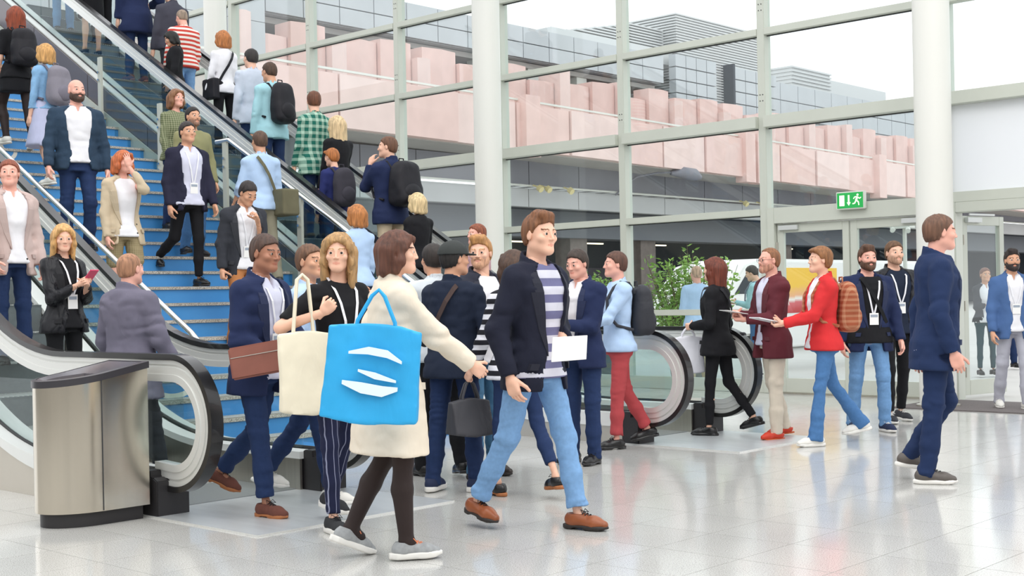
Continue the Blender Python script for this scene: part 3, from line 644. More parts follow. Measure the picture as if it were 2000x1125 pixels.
# ------------------------------------------------------------------ signed-distance sculpting and surface nets
def sstep(a, b, x): t = np.clip((x-a)/(b-a), 0, 1); return t*t*(3-2*t)
_lat = rng.random((32, 32, 32)).astype(np.float32)
def vnoise(x, y, z):
    x, y, z = np.broadcast_arrays(x, y, z); ix = np.floor(x).astype(int); iy = np.floor(y).astype(int); iz = np.floor(z).astype(int)
    fx, fy, fz = x-ix, y-iy, z-iz; fx = fx*fx*(3-2*fx); fy = fy*fy*(3-2*fy); fz = fz*fz*(3-2*fz)
    r = 0
    for a in (0, 1):
        for b in (0, 1):
            for c in (0, 1):
                r = r+_lat[(ix+a) & 31, (iy+b) & 31, (iz+c) & 31]*(fx if a else 1-fx)*(fy if b else 1-fy)*(fz if c else 1-fz)
    return r-.5
class SDF:
    def __init__(s, lo, hi, h):
        s.h = h; s.lo = np.array(lo, float); s.n = np.maximum(4, np.ceil((np.array(hi)-s.lo)/h).astype(int)+1)
        s.v = np.full(tuple(s.n), .3, np.float32)
        s.ax = [(s.lo[i]+h*np.arange(s.n[i])).astype(np.float32) for i in range(3)]
    def sl(s, lo, hi):
        a = [int(max(0, math.floor((lo[i]-s.lo[i])/s.h))) for i in range(3)]; b = [int(min(s.n[i], math.ceil((hi[i]-s.lo[i])/s.h)+1)) for i in range(3)]
        if any(b[i] <= a[i] for i in range(3)): return None, None
        w = tuple(slice(a[i], b[i]) for i in range(3))
        return w, (s.ax[0][w[0]][:, None, None], s.ax[1][w[1]][None, :, None], s.ax[2][w[2]][None, None, :])
    def put(s, lo, hi, fn, k=.02, op='u'):
        m = .05
        w, P = s.sl([q-m for q in lo], [q+m for q in hi])
        if w is None: return s
        d = fn(*P).astype(np.float32); v = s.v[w]
        if op == 'u':
            h = np.clip(.5+.5*(v-d)/k, 0, 1); s.v[w] = v+(d-v)*h-k*h*(1-h)
        elif op == 's':
            h = np.clip(.5-.5*(v+d)/k, 0, 1); s.v[w] = v+(-d-v)*h+k*h*(1-h)
        return s
    def cone(s, a, b, ra, rb, k=.02, op='u', flat=None):
        a = np.array(a, float); b = np.array(b, float); ab = b-a; L = max(1e-9, ab@ab)
        def fn(x, y, z):
            px, py, pz = x-a[0], y-a[1], z-a[2]; t = np.clip((px*ab[0]+py*ab[1]+pz*ab[2])/L, 0, 1)
            return np.sqrt((px-t*ab[0])**2+(py-t*ab[1])**2+(pz-t*ab[2])**2)-(ra+(rb-ra)*t)
        r = max(ra, rb); return s.put(np.minimum(a, b)-r, np.maximum(a, b)+r, fn, k, op)
    def ell(s, c, r, k=.02, op='u', M=None):
        c = np.array(c, float); r = np.array(r, float); rm = r.max()
        def fn(x, y, z):
            px, py, pz = x-c[0], y-c[1], z-c[2]
            if M is not None: px, py, pz = (M[0][0]*px+M[1][0]*py+M[2][0]*pz, M[0][1]*px+M[1][1]*py+M[2][1]*pz, M[0][2]*px+M[1][2]*py+M[2][2]*pz)
            k0 = np.sqrt((px/r[0])**2+(py/r[1])**2+(pz/r[2])**2); k1 = np.sqrt((px/r[0]**2)**2+(py/r[1]**2)**2+(pz/r[2]**2)**2)+1e-6
            return k0*(k0-1)/k1
        return s.put(c-rm, c+rm, fn, k, op)
    def cut(s, fn):  # keep where fn<0
        x, y, z = s.ax[0][:, None, None], s.ax[1][None, :, None], s.ax[2][None, None, :]
        s.v = np.maximum(s.v, fn(x, y, z)).astype(np.float32); return s
    def disp(s, fn):
        x, y, z = s.ax[0][:, None, None], s.ax[1][None, :, None], s.ax[2][None, None, :]
        near = np.abs(s.v) < .06
        s.v = np.where(near, s.v+fn(x, y, z), s.v).astype(np.float32); return s
    def mesh(s):
        v = s.v; v[0] = v[-1] = .1; v[:, 0] = v[:, -1] = .1; v[:, :, 0] = v[:, :, -1] = .1
        v[v == 0] = 1e-6
        g = v < 0; n = np.array(v.shape)-1
        c = g[:-1, :-1, :-1].astype(np.int8)
        cnt = sum(g[a:a+n[0], b:b+n[1], d:d+n[2]].astype(np.int8) for a in (0, 1) for b in (0, 1) for d in (0, 1))
        act = (cnt > 0) & (cnt < 8); I = np.argwhere(act)
        if len(I) == 0: return np.zeros((0, 3)), np.zeros((0, 4), int)
        idx = np.full(act.shape, -1, np.int64); idx[act] = np.arange(len(I))
        cv = {(a, b, d): v[I[:, 0]+a, I[:, 1]+b, I[:, 2]+d] for a in (0, 1) for b in (0, 1) for d in (0, 1)}
        acc = np.zeros((len(I), 3)); num = np.zeros(len(I))
        for ax_ in range(3):
            o = [q for q in range(3) if q != ax_]
            for p in (0, 1):
                for q in (0, 1):
                    c0 = [0, 0, 0]; c0[o[0]] = p; c0[o[1]] = q; c1 = list(c0); c1[ax_] = 1
                    v0, v1 = cv[tuple(c0)], cv[tuple(c1)]; m = (v0 < 0) != (v1 < 0)
                    t = np.where(m, v0/np.where(m, v0-v1, 1), 0)
                    pt = np.tile(np.array(c0, float), (len(I), 1)); pt[:, ax_] = t
                    acc += pt*m[:, None]; num += m
        V = s.lo+(I+acc/num[:, None])*s.h
        Fs = []
        for ax_ in range(3):
            a, b = [(1, 2), (2, 0), (0, 1)][ax_]
            sl0 = [slice(None)]*3; sl1 = [slice(None)]*3; sl0[ax_] = slice(0, -1); sl1[ax_] = slice(1, None)
            g0, g1 = g[tuple(sl0)], g[tuple(sl1)]; e = np.argwhere(g0 != g1)
            sg = g0[e[:, 0], e[:, 1], e[:, 2]]
            e2 = e[(e[:, a] > 0) & (e[:, b] > 0) & (e[:, a] < n[a]) & (e[:, b] < n[b])]; sg = sg[(e[:, a] > 0) & (e[:, b] > 0) & (e[:, a] < n[a]) & (e[:, b] < n[b])]
            def gi(da, db):
                q = e2.copy(); q[:, a] += da; q[:, b] += db; return idx[q[:, 0], q[:, 1], q[:, 2]]
            Q = np.stack([gi(-1, -1), gi(0, -1), gi(0, 0), gi(-1, 0)], 1)
            Q[~sg] = Q[~sg][:, ::-1]; Fs.append(Q)
        Fq = np.concatenate(Fs); return V, Fq[(Fq >= 0).all(1)]
def to_mesh(name, V, Fq, mats, mi=None, smooth=True):
    me = bpy.data.meshes.new(name); me.vertices.add(len(V)); me.vertices.foreach_set('co', np.asarray(V, np.float32).ravel())
    me.loops.add(4*len(Fq)); me.loops.foreach_set('vertex_index', np.asarray(Fq, np.int32).ravel())
    me.polygons.add(len(Fq)); me.polygons.foreach_set('loop_start', np.arange(0, 4*len(Fq), 4, dtype=np.int32))
    for m in mats: me.materials.append(m)
    if mi is not None: me.polygons.foreach_set('material_index', np.asarray(mi, np.int32))
    me.polygons.foreach_set('use_smooth', np.full(len(Fq), smooth)); me.update(calc_edges=True); return me
CACHE = {}
# ------------------------------------------------------------------ head (x right, y forward, z up; origin mid-head)
def head_geo(female, h):
    key = ('head', female, h)
    if key in CACHE: return CACHE[key]
    s = SDF((-.1, -.125, -.2), (.1, .135, .135), h)
    s.ell((0, -.018, .032), (.075, .094, .084)); s.ell((0, .02, -.03), (.061 if not female else .058, .07, .08), .03)
    jw = .044 if not female else .034
    s.cone((-jw, -.005, -.062), (-.014, .068, -.088), .02, .02, .03); s.cone((jw, -.005, -.062), (.014, .068, -.088), .02, .02, .03)
    s.ell((0, .066, -.09), (.022, .02, .018), .02)
    s.cone((-.034, .071, .024), (.034, .071, .024), .011, .011, .015)
    for q in (-1, 1):
        s.ell((q*.032, .101, .006), (.019, .017, .013), .012, 's'); s.ell((q*.045, .06, -.022), (.018, .022, .018), .02)
        s.ell((q*.032, .0765, .004), (.0165, .0135, .0135), .004)
        s.ell((q*.032, .094, .003), (.0145, .013, .0078), .002, 's')
        s.cone((q*.018, .0865, .0215), (q*.046, .080, .0205), .003, .0028, .006)
    s.cone((0, .084, .013), (0, .1035 if not female else .1005, -.025), .0065, .0095 if not female else .0082, .010)
    for q in (-1, 1): s.ell((q*.0105, .094, -.028), (.0072, .009, .0062), .005)
    s.cone((-.021, .081, -.053), (0, .0845, -.0555), .004, .006, .006); s.cone((.021, .081, -.053), (0, .0845, -.0555), .004, .006, .006)
    s.cone((-.014, .084, -.0615), (.014, .084, -.0615), .006, .006, .004); s.cone((-.02, .095, -.0573), (.02, .095, -.0573), .0016, .0016, .003, 's')
    for q in (-1, 1):
        s.ell((q*.078, -.008, -.004), (.009, .019, .031), .006); s.ell((q*.089, -.004, .0), (.006, .010, .018), .006, 's')
    s.cone((0, -.022, -.05), (0, -.04, -.2), .054 if not female else .046, .058 if not female else .048, .03)
    V, Fq = s.mesh()
    C = V[Fq].mean(1)
    mi = np.zeros(len(Fq), int)
    mi[((C[:, 0]/.021)**2+((C[:, 2]+.0572)/.0082)**2 < 1) & (C[:, 1] > .075)] = 1   # lips
    bz = .0285-.10*np.abs(np.abs(C[:, 0])-.03)
    mi[(np.abs(C[:, 0]) > .014) & (np.abs(C[:, 0]) < .05) & (np.abs(C[:, 2]-bz) < .0034) & (C[:, 1] > .05)] = 2       # brows
    Vs, Fs_, Ms = [V], [Fq], [mi]; nv = len(V)
    for q in (-1, 1):
        ce = np.array((q*.032, .0765, .004)); r = .0123; nu, nw = 12, 14; vv = []; ff = []; mm = []
        for i in range(nw+1):
            p = math.pi*i/nw
            for j in range(nu):
                t = 2*math.pi*j/nu; vv.append(ce+r*np.array((math.sin(p)*math.cos(t), math.cos(p), math.sin(p)*math.sin(t))))
        for i in range(nw):
            for j in range(nu):
                ff.append((nv+i*nu+j, nv+i*nu+(j+1) % nu, nv+(i+1)*nu+(j+1) % nu, nv+(i+1)*nu+j)); mm.append(4 if i < 3 else 3)
        Vs.append(np.array(vv)); Fs_.append(np.array(ff)); Ms.append(np.array(mm)); nv += len(vv)
    CACHE[key] = (np.concatenate(Vs), np.concatenate(Fs_), np.concatenate(Ms)); return CACHE[key]
def hairline(y, back=-.075, tem=.03, front=.078): return np.interp(y, [-.12, -.06, -.028, -.015, .012, .022, .045, .065, .085, .1], [back, back+.01, back+.02, .012, .0, tem-.005, tem+.022, tem+.035, front, front+.012])
def hair_geo(kind, h):
    key = ('hair', kind, h)
    if key in CACHE: return CACHE[key]
    lo, hi = (-.14, -.16, -.2), (.14, .15, .165)
    if kind in ('long', 'wavy', 'longest'): lo = (-.17, -.2, -.42)
    if kind in ('ponytail',): lo = (-.14, -.24, -.3)
    s = SDF(lo, hi, h)
    vol = {'short': .010, 'crop': .005, 'quiff': .011, 'bob': .013, 'long': .014, 'wavy': .014, 'longest': .016, 'ponytail': .010, 'bun': .010, 'curly': .022, 'pixie': .014, 'receding': .006}[kind]
    s.ell((0, -.018, .032), (.075+vol, .094+vol, .084+vol)); s.ell((0, -.03, -.02), (.068+vol*.8, .075+vol*.7, .075), .03)
    tem, front, back = .03, .078, -.07
    if kind == 'quiff': s.cone((-.03, .05, .105), (.04, .055, .11), .022, .026, .03); s.cone((-.03, .0, .115), (.03, .0, .118), .02, .02, .03)
    if kind == 'receding': front = .1; tem = .06
    if kind == 'curly': s.ell((0, .02, .1), (.06, .06, .035), .03)
    if kind == 'pixie': s.cone((-.05, .06, .085), (.045, .07, .075), .022, .02, .03); back = -.085
    fem = kind in ('bob', 'long', 'wavy', 'longest')
    s.cut(lambda x, y, z: (hairline(y, back if not fem else -.12, tem, front)+.0*x)-z)
    if fem:
        L = {'bob': -.135, 'long': -.27, 'wavy': -.23, 'longest': -.37}[kind]
        for q in (-1, 1):
            s.cone((q*.072, .015, .045), (q*.082, .02, -.05), .022, .024, .03); s.cone((q*.082, .02, -.05), (q*.08, .0, max(L+.03, -.2)), .024, .022, .03)
            s.cone((q*.055, -.06, .0), (q*.07, -.07, L+.03), .05, .035, .04)
            s.cone((q*.045, .065, .082), (q*.075, .045, .02), .018, .016, .02)
        s.cone((0, -.075, .0), (0, -.085, L+.02), .06, .035, .05)
    if kind == 'ponytail': s.cone((0, -.11, .04), (0, -.15, .0), .025, .03, .02); s.cone((0, -.15, .0), (0, -.14, -.2), .03, .014, .02)
    if kind == 'bun': s.ell((0, -.115, .06), (.042, .038, .04), .015)
    # clear the face
    s.ell((0, .115, -.035 if not fem else -.04), (.058, .085, .105), .015, 's')
    am = .004 if kind not in ('curly', 'wavy') else .009
    if kind == 'crop': am = .0015
    fz = 14 if kind in ('wavy', 'curly') else 7
    s.disp(lambda x, y, z: am*2*vnoise(np.arctan2(x, y+.02)*9+30+1.5*vnoise(z*14+3, x*9+9, y*9+5), z*fz+20, (x+y)*12+7) + am*vnoise(np.arctan2(x, y+.02)*24+60, z*10+20, 5+0*x))
    CACHE[key] = s.mesh(); return CACHE[key]
def beard_geo(h, kind='beard'):
    key = ('beard', kind, h)
    if key in CACHE: return CACHE[key]
    o = .007 if kind == 'beard' else .0015
    s = SDF((-.1, -.06, -.15), (.1, .13, .03), h)
    s.ell((0, .02, -.03), (.061+o, .07+o, .08+o), .03)
    for q in (-1, 1): s.cone((q*.044, -.005, -.062), (q*.014, .068, -.088), .02+o, .02+o, .03)
    s.ell((0, .066, -.09), (.024+o, .02+o, .018+o), .02)
    s.cone((-.022, .084, -.043), (.022, .084, -.043), .004+o*.6, .004+o*.6, .01)
    s.cut(lambda x, y, z: z-np.interp(y, [-.06, -.01, .02, .06, .08, .12], [.02, .01, -.02, -.042, -.036, -.036])+0*x)
    s.cut(lambda x, y, z: (-.02-y)+0*x+0*z)
    s.ell((0, .095, -.0575), (.024, .02, .0095), .004, 's')
    s.disp(lambda x, y, z: .003*vnoise(x*160+30, y*160+30, z*60+30))
    CACHE[key] = s.mesh(); return CACHE[key]
# ------------------------------------------------------------------ hand: coordinates (t thumb side, n palm normal, d fingers)
def hand_geo(pose, h):
    key = ('hand', pose, h)
    if key in CACHE: return CACHE[key]
    s = SDF((-.06, -.05, -.05), (.09, .09, .21), h)
    s.ell((0, 0, .055), (.040, .015, .05), .012); s.cone((.018, .002, .03), (.028, .002, .088), .014, .012, .02); s.cone((-.02, .002, .03), (-.028, .002, .08), .013, .011, .02)
    s.cone((0, 0, -.045), (0, 0, .02), .026, .024, .025)
    curl = {'relax': (22, 28, 18), 'grip': (70, 85, 50), 'flat': (4, 6, 4), 'hold': (42, 55, 30), 'open': (10, 14, 10)}[pose]
    for i, (t, L, r) in enumerate(((.030, .070, .0088), (.010, .078, .0092), (-.010, .072, .0088), (-.028, .057, .0078))):
        sp = (.10, .03, -.04, -.12)[i]*(1 if pose in ('flat', 'open') else .4)
        ex_ = (0, 0, 4, 8)[i] if pose == 'relax' else 0
        p = np.array((t, .002, .09-(.006 if i == 3 else 0))); a = 0; segs = (L*.45, L*.30, L*.25)
        q0 = np.array((t*.8, .0, .06)); s.cone(q0, p, r*1.25, r*1.1, .01)
        for k, sg in enumerate(segs):
            a += math.radians(curl[k]+ex_); d = np.array((sp, math.sin(a), math.cos(a))); d /= np.linalg.norm(d)
            p2 = p+d*sg; s.cone(p, p2, r*(1-.1*k), r*(.9-.1*k), .0035); p = p2
    th_ = {'relax': ((.55, .35, .75), (.25, .35, .9)), 'grip': ((.5, .75, .5), (-.3, .75, .6)), 'flat': ((.8, .1, .6), (.5, .1, .85)), 'hold': ((.45, .75, .5), (0, .6, .8)), 'open': ((.8, .2, .6), (.5, .2, .85))}[pose]
    p = np.array((.025, .004, .02))
    for k, (d, L) in enumerate(((th_[0], .045), (th_[0], .032), (th_[1], .026))):
        d = np.array(d); d = d/np.linalg.norm(d); p2 = p+d*L; s.cone(p, p2, (.016, .0115, .0105)[k], (.0115, .0105, .009)[k], .008 if k == 0 else .003); p = p2
    CACHE[key] = s.mesh(); return CACHE[key]
# ------------------------------------------------------------------ shoes (x out, y forward, z up, origin under the ankle on the ground)
def shoe_mesh(kind, col, sole_col, lace_col, h):
    key = ('shoe', kind, col, sole_col, lace_col, h)
    if key in CACHE: return CACHE[key]
    hs = {'oxford': .028, 'sneaker': .03, 'runner': .036, 'boot': .03, 'flat': .015}[kind]
    def outline(s, top):
        pass
    def build(part):
        s = SDF((-.06, -.11, -.01), (.06, .22, .2), h)
        w = 1.0 if kind != 'flat' else .92
        if part == 'upper':
            s.cone((0, -.045, .05), (0, -.02, .055), .036*w, .038*w, .02); s.cone((0, -.01, .045), (.002, .10, .035), .037*w, .038*w, .03); s.cone((.002, .10, .035), (0, .155, .03), .038*w, .026*w, .03)
            top = {'oxford': .085, 'sneaker': .09, 'runner': .09, 'boot': .15, 'flat': .055}[kind]
            s.cone((0, -.022, .05), (0, -.02, top), .038, .034, .03)
            s.cone((0, .03, .055), (0, .0, top-.01), .03, .03, .03)
            s.cut(lambda x, y, z: (hs*.8-z)+0*x+0*y); s.cut(lambda x, y, z: z-np.interp(y, [-.09, -.06, 0, .03, .22], [top+.0, top, top, top, .2])+0*x)
            if kind == 'flat': s.ell((0, .03, .09), (.03, .075, .045), .01, 's')
        elif part == 'sole':
            e = .004 if kind != 'runner' else .007
            def fn(x, y, z):
                hw = np.interp(y, [-.085, -.06, -.02, .03, .09, .13, .165, .182], [.012, .033, .037, .036, .043, .038, .024, .004])*w+e
                return np.maximum(np.maximum(np.abs(x-.002)-hw, np.maximum(-.088-e-y, y-.184-e)), np.abs(z-hs/2)-hs/2)-.0
            s.put((-.06, -.1, -.005), (.06, .2, .05), fn, .001)
            if kind in ('oxford', 'boot'): s.put((-.06, -.02, -.005), (.06, .05, .05), lambda x, y, z: np.maximum(np.maximum(np.abs(y-.015)-.035, z-.012), np.abs(x)-.06), .002, 's')
            s.cut(lambda x, y, z: (-z+.012*sstep(.12, .19, y))+0*x)
        return s.mesh()
    V, Fq = build('upper'); up = to_mesh('shoe', V, Fq, [col])
    h = h*1.5; V, Fq = build('sole'); so = to_mesh('sole', V, Fq, [sole_col])
    la = None
    if lace_col is not None:
        mb = MB()
        for k in range(4):
            y = .035+.018*k; z = .091-.0062*k
            mb.tube([(-.022, y, z-.008), (0, y+.004, z+.006), (.022, y, z-.008)], .0028, 5); mb.tube([(-.018, y, z-.006), (0, y+.01, z+.005), (.02, y+.016, z-.013)], .0022, 5)
        mb.tube([(0, .035, .097), (-.025, .03, .108), (-.036, .045, .09), (-.004, .04, .097)], .0022, 5); mb.tube([(0, .035, .097), (.025, .03, .11), (.04, .05, .088), (.004, .04, .097)], .0022, 5)
        la = mb.mesh('laces', lace_col, True)
    CACHE[key] = (up, so, la); return CACHE[key]
# ------------------------------------------------------------------ fabric materials
def fabric(name, col, kind='plain', col2=None, scale=1., rough=.85, bump=.10):
    key = ('fab', name, col, kind)
    if key in MC: return MC[key]
    m = bpy.data.materials.new(name); m.use_nodes = True; nt = m.node_tree; b = nt.nodes['Principled BSDF']; L = nt.links.new
    b.inputs['Roughness'].default_value = rough; b.inputs['Specular IOR Level'].default_value = .3
    tc = nt.nodes.new('ShaderNodeTexCoord'); c = hexc(col)
    n = nt.nodes.new('ShaderNodeTexNoise'); n.inputs['Scale'].default_value = 5 if kind != 'denim' else 45; n.inputs['Detail'].default_value = 8; L(tc.outputs['Object'], n.inputs[0])
    n2 = nt.nodes.new('ShaderNodeTexNoise'); n2.inputs['Scale'].default_value = 300; L(tc.outputs['Object'], n2.inputs[0])
    mx = nt.nodes.new('ShaderNodeMix'); mx.data_type = 'RGBA'; amt = .08 if kind != 'denim' else .07
    mx.inputs[6].default_value = (*[q*(1-amt) for q in c], 1); mx.inputs[7].default_value = (*[min(1, q*(1+amt*.5)) for q in c], 1)
    mr = nt.nodes.new('ShaderNodeMapRange'); mr.inputs[1].default_value = .35; mr.inputs[2].default_value = .65; L(n.outputs[0], mr.inputs[0]); L(mr.outputs[0], mx.inputs[0])
    out = mx.outputs[2]
    if kind in ('hstripe', 'plaid', 'vstripe', 'check'):
        sep = nt.nodes.new('ShaderNodeSeparateXYZ'); L(tc.outputs['Object'], sep.inputs[0])
        def stripe(axis, freq, duty):
            a = nt.nodes.new('ShaderNodeMath'); a.operation = 'MULTIPLY'; a.inputs[1].default_value = freq; L(sep.outputs[axis], a.inputs[0])
            f = nt.nodes.new('ShaderNodeMath'); f.operation = 'FRACT'; L(a.outputs[0], f.inputs[0])
            g = nt.nodes.new('ShaderNodeMath'); g.operation = 'LESS_THAN'; g.inputs[1].default_value = duty; L(f.outputs[0], g.inputs[0]); return g.outputs[0]
        x2 = nt.nodes.new('ShaderNodeMix'); x2.data_type = 'RGBA'; x2.inputs[7].default_value = (*hexc(col2), 1); L(out, x2.inputs[6])
        if kind == 'hstripe': L(stripe(2, scale, .5), x2.inputs[0])
        elif kind == 'vstripe': L(stripe(0, scale, .12), x2.inputs[0])
        else:
            s1, s2 = stripe(2, scale, .45), stripe(0, scale, .45); ad = nt.nodes.new('ShaderNodeMath'); ad.operation = 'ADD'; L(s1, ad.inputs[0]); L(s2, ad.inputs[1])
            h_ = nt.nodes.new('ShaderNodeMath'); h_.operation = 'MULTIPLY'; h_.inputs[1].default_value = .42; L(ad.outputs[0], h_.inputs[0]); L(h_.outputs[0], x2.inputs[0])
        out = x2.outputs[2]
    L(out, b.inputs['Base Color'])
    bp = nt.nodes.new('ShaderNodeBump'); bp.inputs['Strength'].default_value = bump*3.2; bp.inputs['Distance'].default_value = .02
    n3 = nt.nodes.new('ShaderNodeTexNoise'); n3.inputs['Scale'].default_value = 7; n3.inputs['Detail'].default_value = 2.5; n3.inputs['Distortion'].default_value = 1.6; mp = nt.nodes.new('ShaderNodeMapping'); mp.inputs['Scale'].default_value = (1, 1, .5); mp.inputs['Rotation'].default_value = (.3, .4, 0)
    L(tc.outputs['Object'], mp.inputs[0]); L(mp.outputs[0], n3.inputs[0]); L(n3.outputs[0], bp.inputs['Height'])
    b2 = nt.nodes.new('ShaderNodeBump'); b2.inputs['Strength'].default_value = .12; b2.inputs['Distance'].default_value = .002; L(n2.outputs[0], b2.inputs['Height']); L(bp.outputs[0], b2.inputs['Normal']); L(b2.outputs[0], b.inputs['Normal'])
    MC[key] = m; return m
def hairmat(col):
    key = ('hair', col)
    if key in MC: return MC[key]
    m = mat('hair_'+col, col, .6, 0, noise=.45, scale=60, stretch=(1, 1, .12), bump=.4); MC[key] = m; return m
SK = {'light': 'eab89e', 'fair': 'ecbfa8', 'tan': 'd59f80', 'brown': 'a8735a', 'pink': 'e9ad9a', 'deep': '7a4c36'}
def skinmats(tone, hair):
    key = ('skin', tone, hair)
    if key in MC: return MC[key]
    c = SK[tone]; s = mat('skin_'+tone, c, .5, noise=.06, scale=14); s.node_tree.nodes['Principled BSDF'].inputs['Subsurface Weight'].default_value = .0
    l = hexc(c); lips = mat('lips_'+tone, (l[0]*.9, l[1]*.68, l[2]*.68), .4); MC[key] = [s, lips, hairmat(hair), mat('eye_white', 'e8e4de', .2), mat('iris', '2c2018', .1)]
    return MC[key]
# ------------------------------------------------------------------ people
TM = dict(t=[-.35, -.13, -.04, .06, .15, .27, .38, .44, .49, .53, .56], a=[.165, .165, .172, .155, .148, .165, .180, .165, .125, .082, .062], b=[.10, .115, .112, .102, .100, .112, .115, .102, .085, .066, .058], c=[0, -.005, -.008, .004, .004, .006, .0, -.008, -.012, -.012, -.012])
TF = dict(t=[-.35, -.13, -.04, .06, .15, .27, .36, .43, .48, .52, .55], a=[.17, .175, .168, .135, .122, .140, .150, .140, .105, .068, .05], b=[.10, .118, .115, .092, .085, .108, .108, .092, .075, .056, .05], c=[0, -.008, -.01, .002, .004, .012, .006, -.006, -.01, -.012, -.012])
def rotm(rx=0, ry=0, rz=0):
    return np.array((Matrix.Rotation(math.radians(rz), 3, 'Z') @ Matrix.Rotation(math.radians(ry), 3, 'Y') @ Matrix.Rotation(math.radians(rx), 3, 'X')))
WORLD = {}
class Person:
    def __init__(s, X, Y, Z, phi, label, h=1.75, fem=False, lean=0, side=0, twist=0, legs=((0, 0), (0, 0)), spread=.0, larm=None, rarm=None, head=(0, 0, 0), res=None, stair=None, wide=1.0, **k):
        s.k = k; s.fem = fem; s.sc = h/1.78; s.X, s.Y, s.Z = X, Y, Z
        f = math.cos(math.radians(phi))*-F3+math.sin(math.radians(phi))*R3
        yaw = math.atan2(-f.x, f.y)
        d = Vector((X, Y, -1.3)).dot(F3)
        s.h = res or (.0108 if d < 9.5 else .016 if d < 13 else .022 if d < 16.5 else .03); s.hh = .005 if d < 9.5 else .0072 if d < 13 else .0098 if d < 16.5 else .012; s.hf = .0048 if d < 9.5 else .007 if d < 13 else .009 if d < 16.5 else .011
        s.root = empty('person', (X, Y, Z), label, 'person'); s.root.rotation_euler = (0, 0, yaw)
        s.Mw = Matrix.Translation((X, Y, Z)) @ Matrix.Rotation(yaw, 4, 'Z')
        s.wide = wide
        q = s.sc; T = rotm(-lean, side, twist); s.T = T
        P = {}
        hw = .085 if not fem else .088
        # legs
        for i, sg in ((0, -1), (1, 1)):
            sw, kn = legs[i][0], legs[i][1]; fp = legs[i][2] if len(legs[i]) > 2 else (0 if sw >= 0 or kn < 5 else min(50, kn*.6)); lat = spread+(legs[i][3] if len(legs[i]) > 3 else 0)
            a1 = math.radians(sw); a2 = math.radians(sw-kn); hp = np.array((sg*hw, 0, 0)); la = sg*math.radians(2+lat)
            d1 = np.array((math.sin(la), math.sin(a1), -math.cos(a1))); d1 /= np.linalg.norm(d1); d2 = np.array((math.sin(la)*.6, math.sin(a2), -math.cos(a2))); d2 /= np.linalg.norm(d2)
            P['hip', i] = hp; P['knee', i] = hp+d1*.44; P['ank', i] = P['knee', i]+d2*.425; P['fp', i] = fp; P['toe', i] = (legs[i][4] if len(legs[i]) > 4 else 8)*sg
        low = 9
        for i in (0, 1):
            a = math.radians(P['fp', i]); A = P['ank', i]
            for y, z in ((-.075, -.088), (.13, -.088), (.17, -.082)):
                low = min(low, A[2]+(-y*math.sin(a)+z*math.cos(a)))
        if stair is not None:
            pass
        pel = np.array((0, 0, -low)); s.pel = pel
        for i in (0, 1):
            for n in ('hip', 'knee', 'ank'): P[n, i] = P[n, i]+pel
        s.P = P
        shw = (.172 if not fem else .148)*wide
        nk = s.tp(0, -.012, .50)
        for i, sg, arm in ((0, -1, larm), (1, 1, rarm)):
            Sh = s.tp(sg*shw, -.01, .43); P['sh', i] = Sh
            up = .295; fo = .262
            if arm is None: arm = dict(sw=4)
            if 'to' in arm:   # wrist target: (outwards, forward, up) torso frame
                t = arm['to']; Wt = s.tp(sg*t[0], t[1], t[2])
            else:
                a = math.radians(arm.get('sw', 0)); b = math.radians(arm.get('ab', 8)); e = math.radians(arm.get('el', 18))
                d1 = np.array((sg*math.sin(b), math.sin(a), -math.cos(a)*math.cos(b))); d1 /= np.linalg.norm(d1)
                d2 = np.array((sg*math.sin(b*.3), math.sin(a+e), -math.cos(a+e))); d2 /= np.linalg.norm(d2)
                Wt = Sh+T@(d1*up+d2*fo)
            v = Wt-Sh; L = np.linalg.norm(v); Lm = min(L, (up+fo)*.995); v = v/L; Wt = Sh+v*Lm
            hint = T@np.array((sg*arm.get('eo', .5), -.6, -.8)); hint = hint-v*(hint@v); hint /= np.linalg.norm(hint)
            ca = (up*up+Lm*Lm-fo*fo)/(2*up*Lm); ca = max(-1, min(1, ca)); E_ = Sh+v*up*ca+hint*up*math.sqrt(1-ca*ca)
            P['el', i] = E_; P['wr', i] = Wt
            D = (Wt-E_)/np.linalg.norm(Wt-E_)
            if 'dir' in arm: D2 = T@np.array((sg*arm['dir'][0], arm['dir'][1], arm['dir'][2])); D = D2/np.linalg.norm(D2)
            N = T@np.array((-sg*1.0, 0, 0)) if 'palm' not in arm else T@np.array((sg*arm['palm'][0], arm['palm'][1], arm['palm'][2]))
            N = N-D*(N@D); N /= np.linalg.norm(N); Tt = np.cross(D, N)*sg
            P['hand', i] = (Wt, Tt, N, D, arm.get('pose', 'relax')); P['hc', i] = Wt+D*.08+N*.02
        nb = s.tp(0, -.012, .53); Hm = T@rotm(head[0], head[1], head[2]); s.Hm = Hm; s.hc = nb+T@np.array((0, .012, .055))+Hm@np.array((0, .02, .085))
        s.build()
    def tp(s, x, y, z): return s.pel+s.T@np.array((x, y, z))
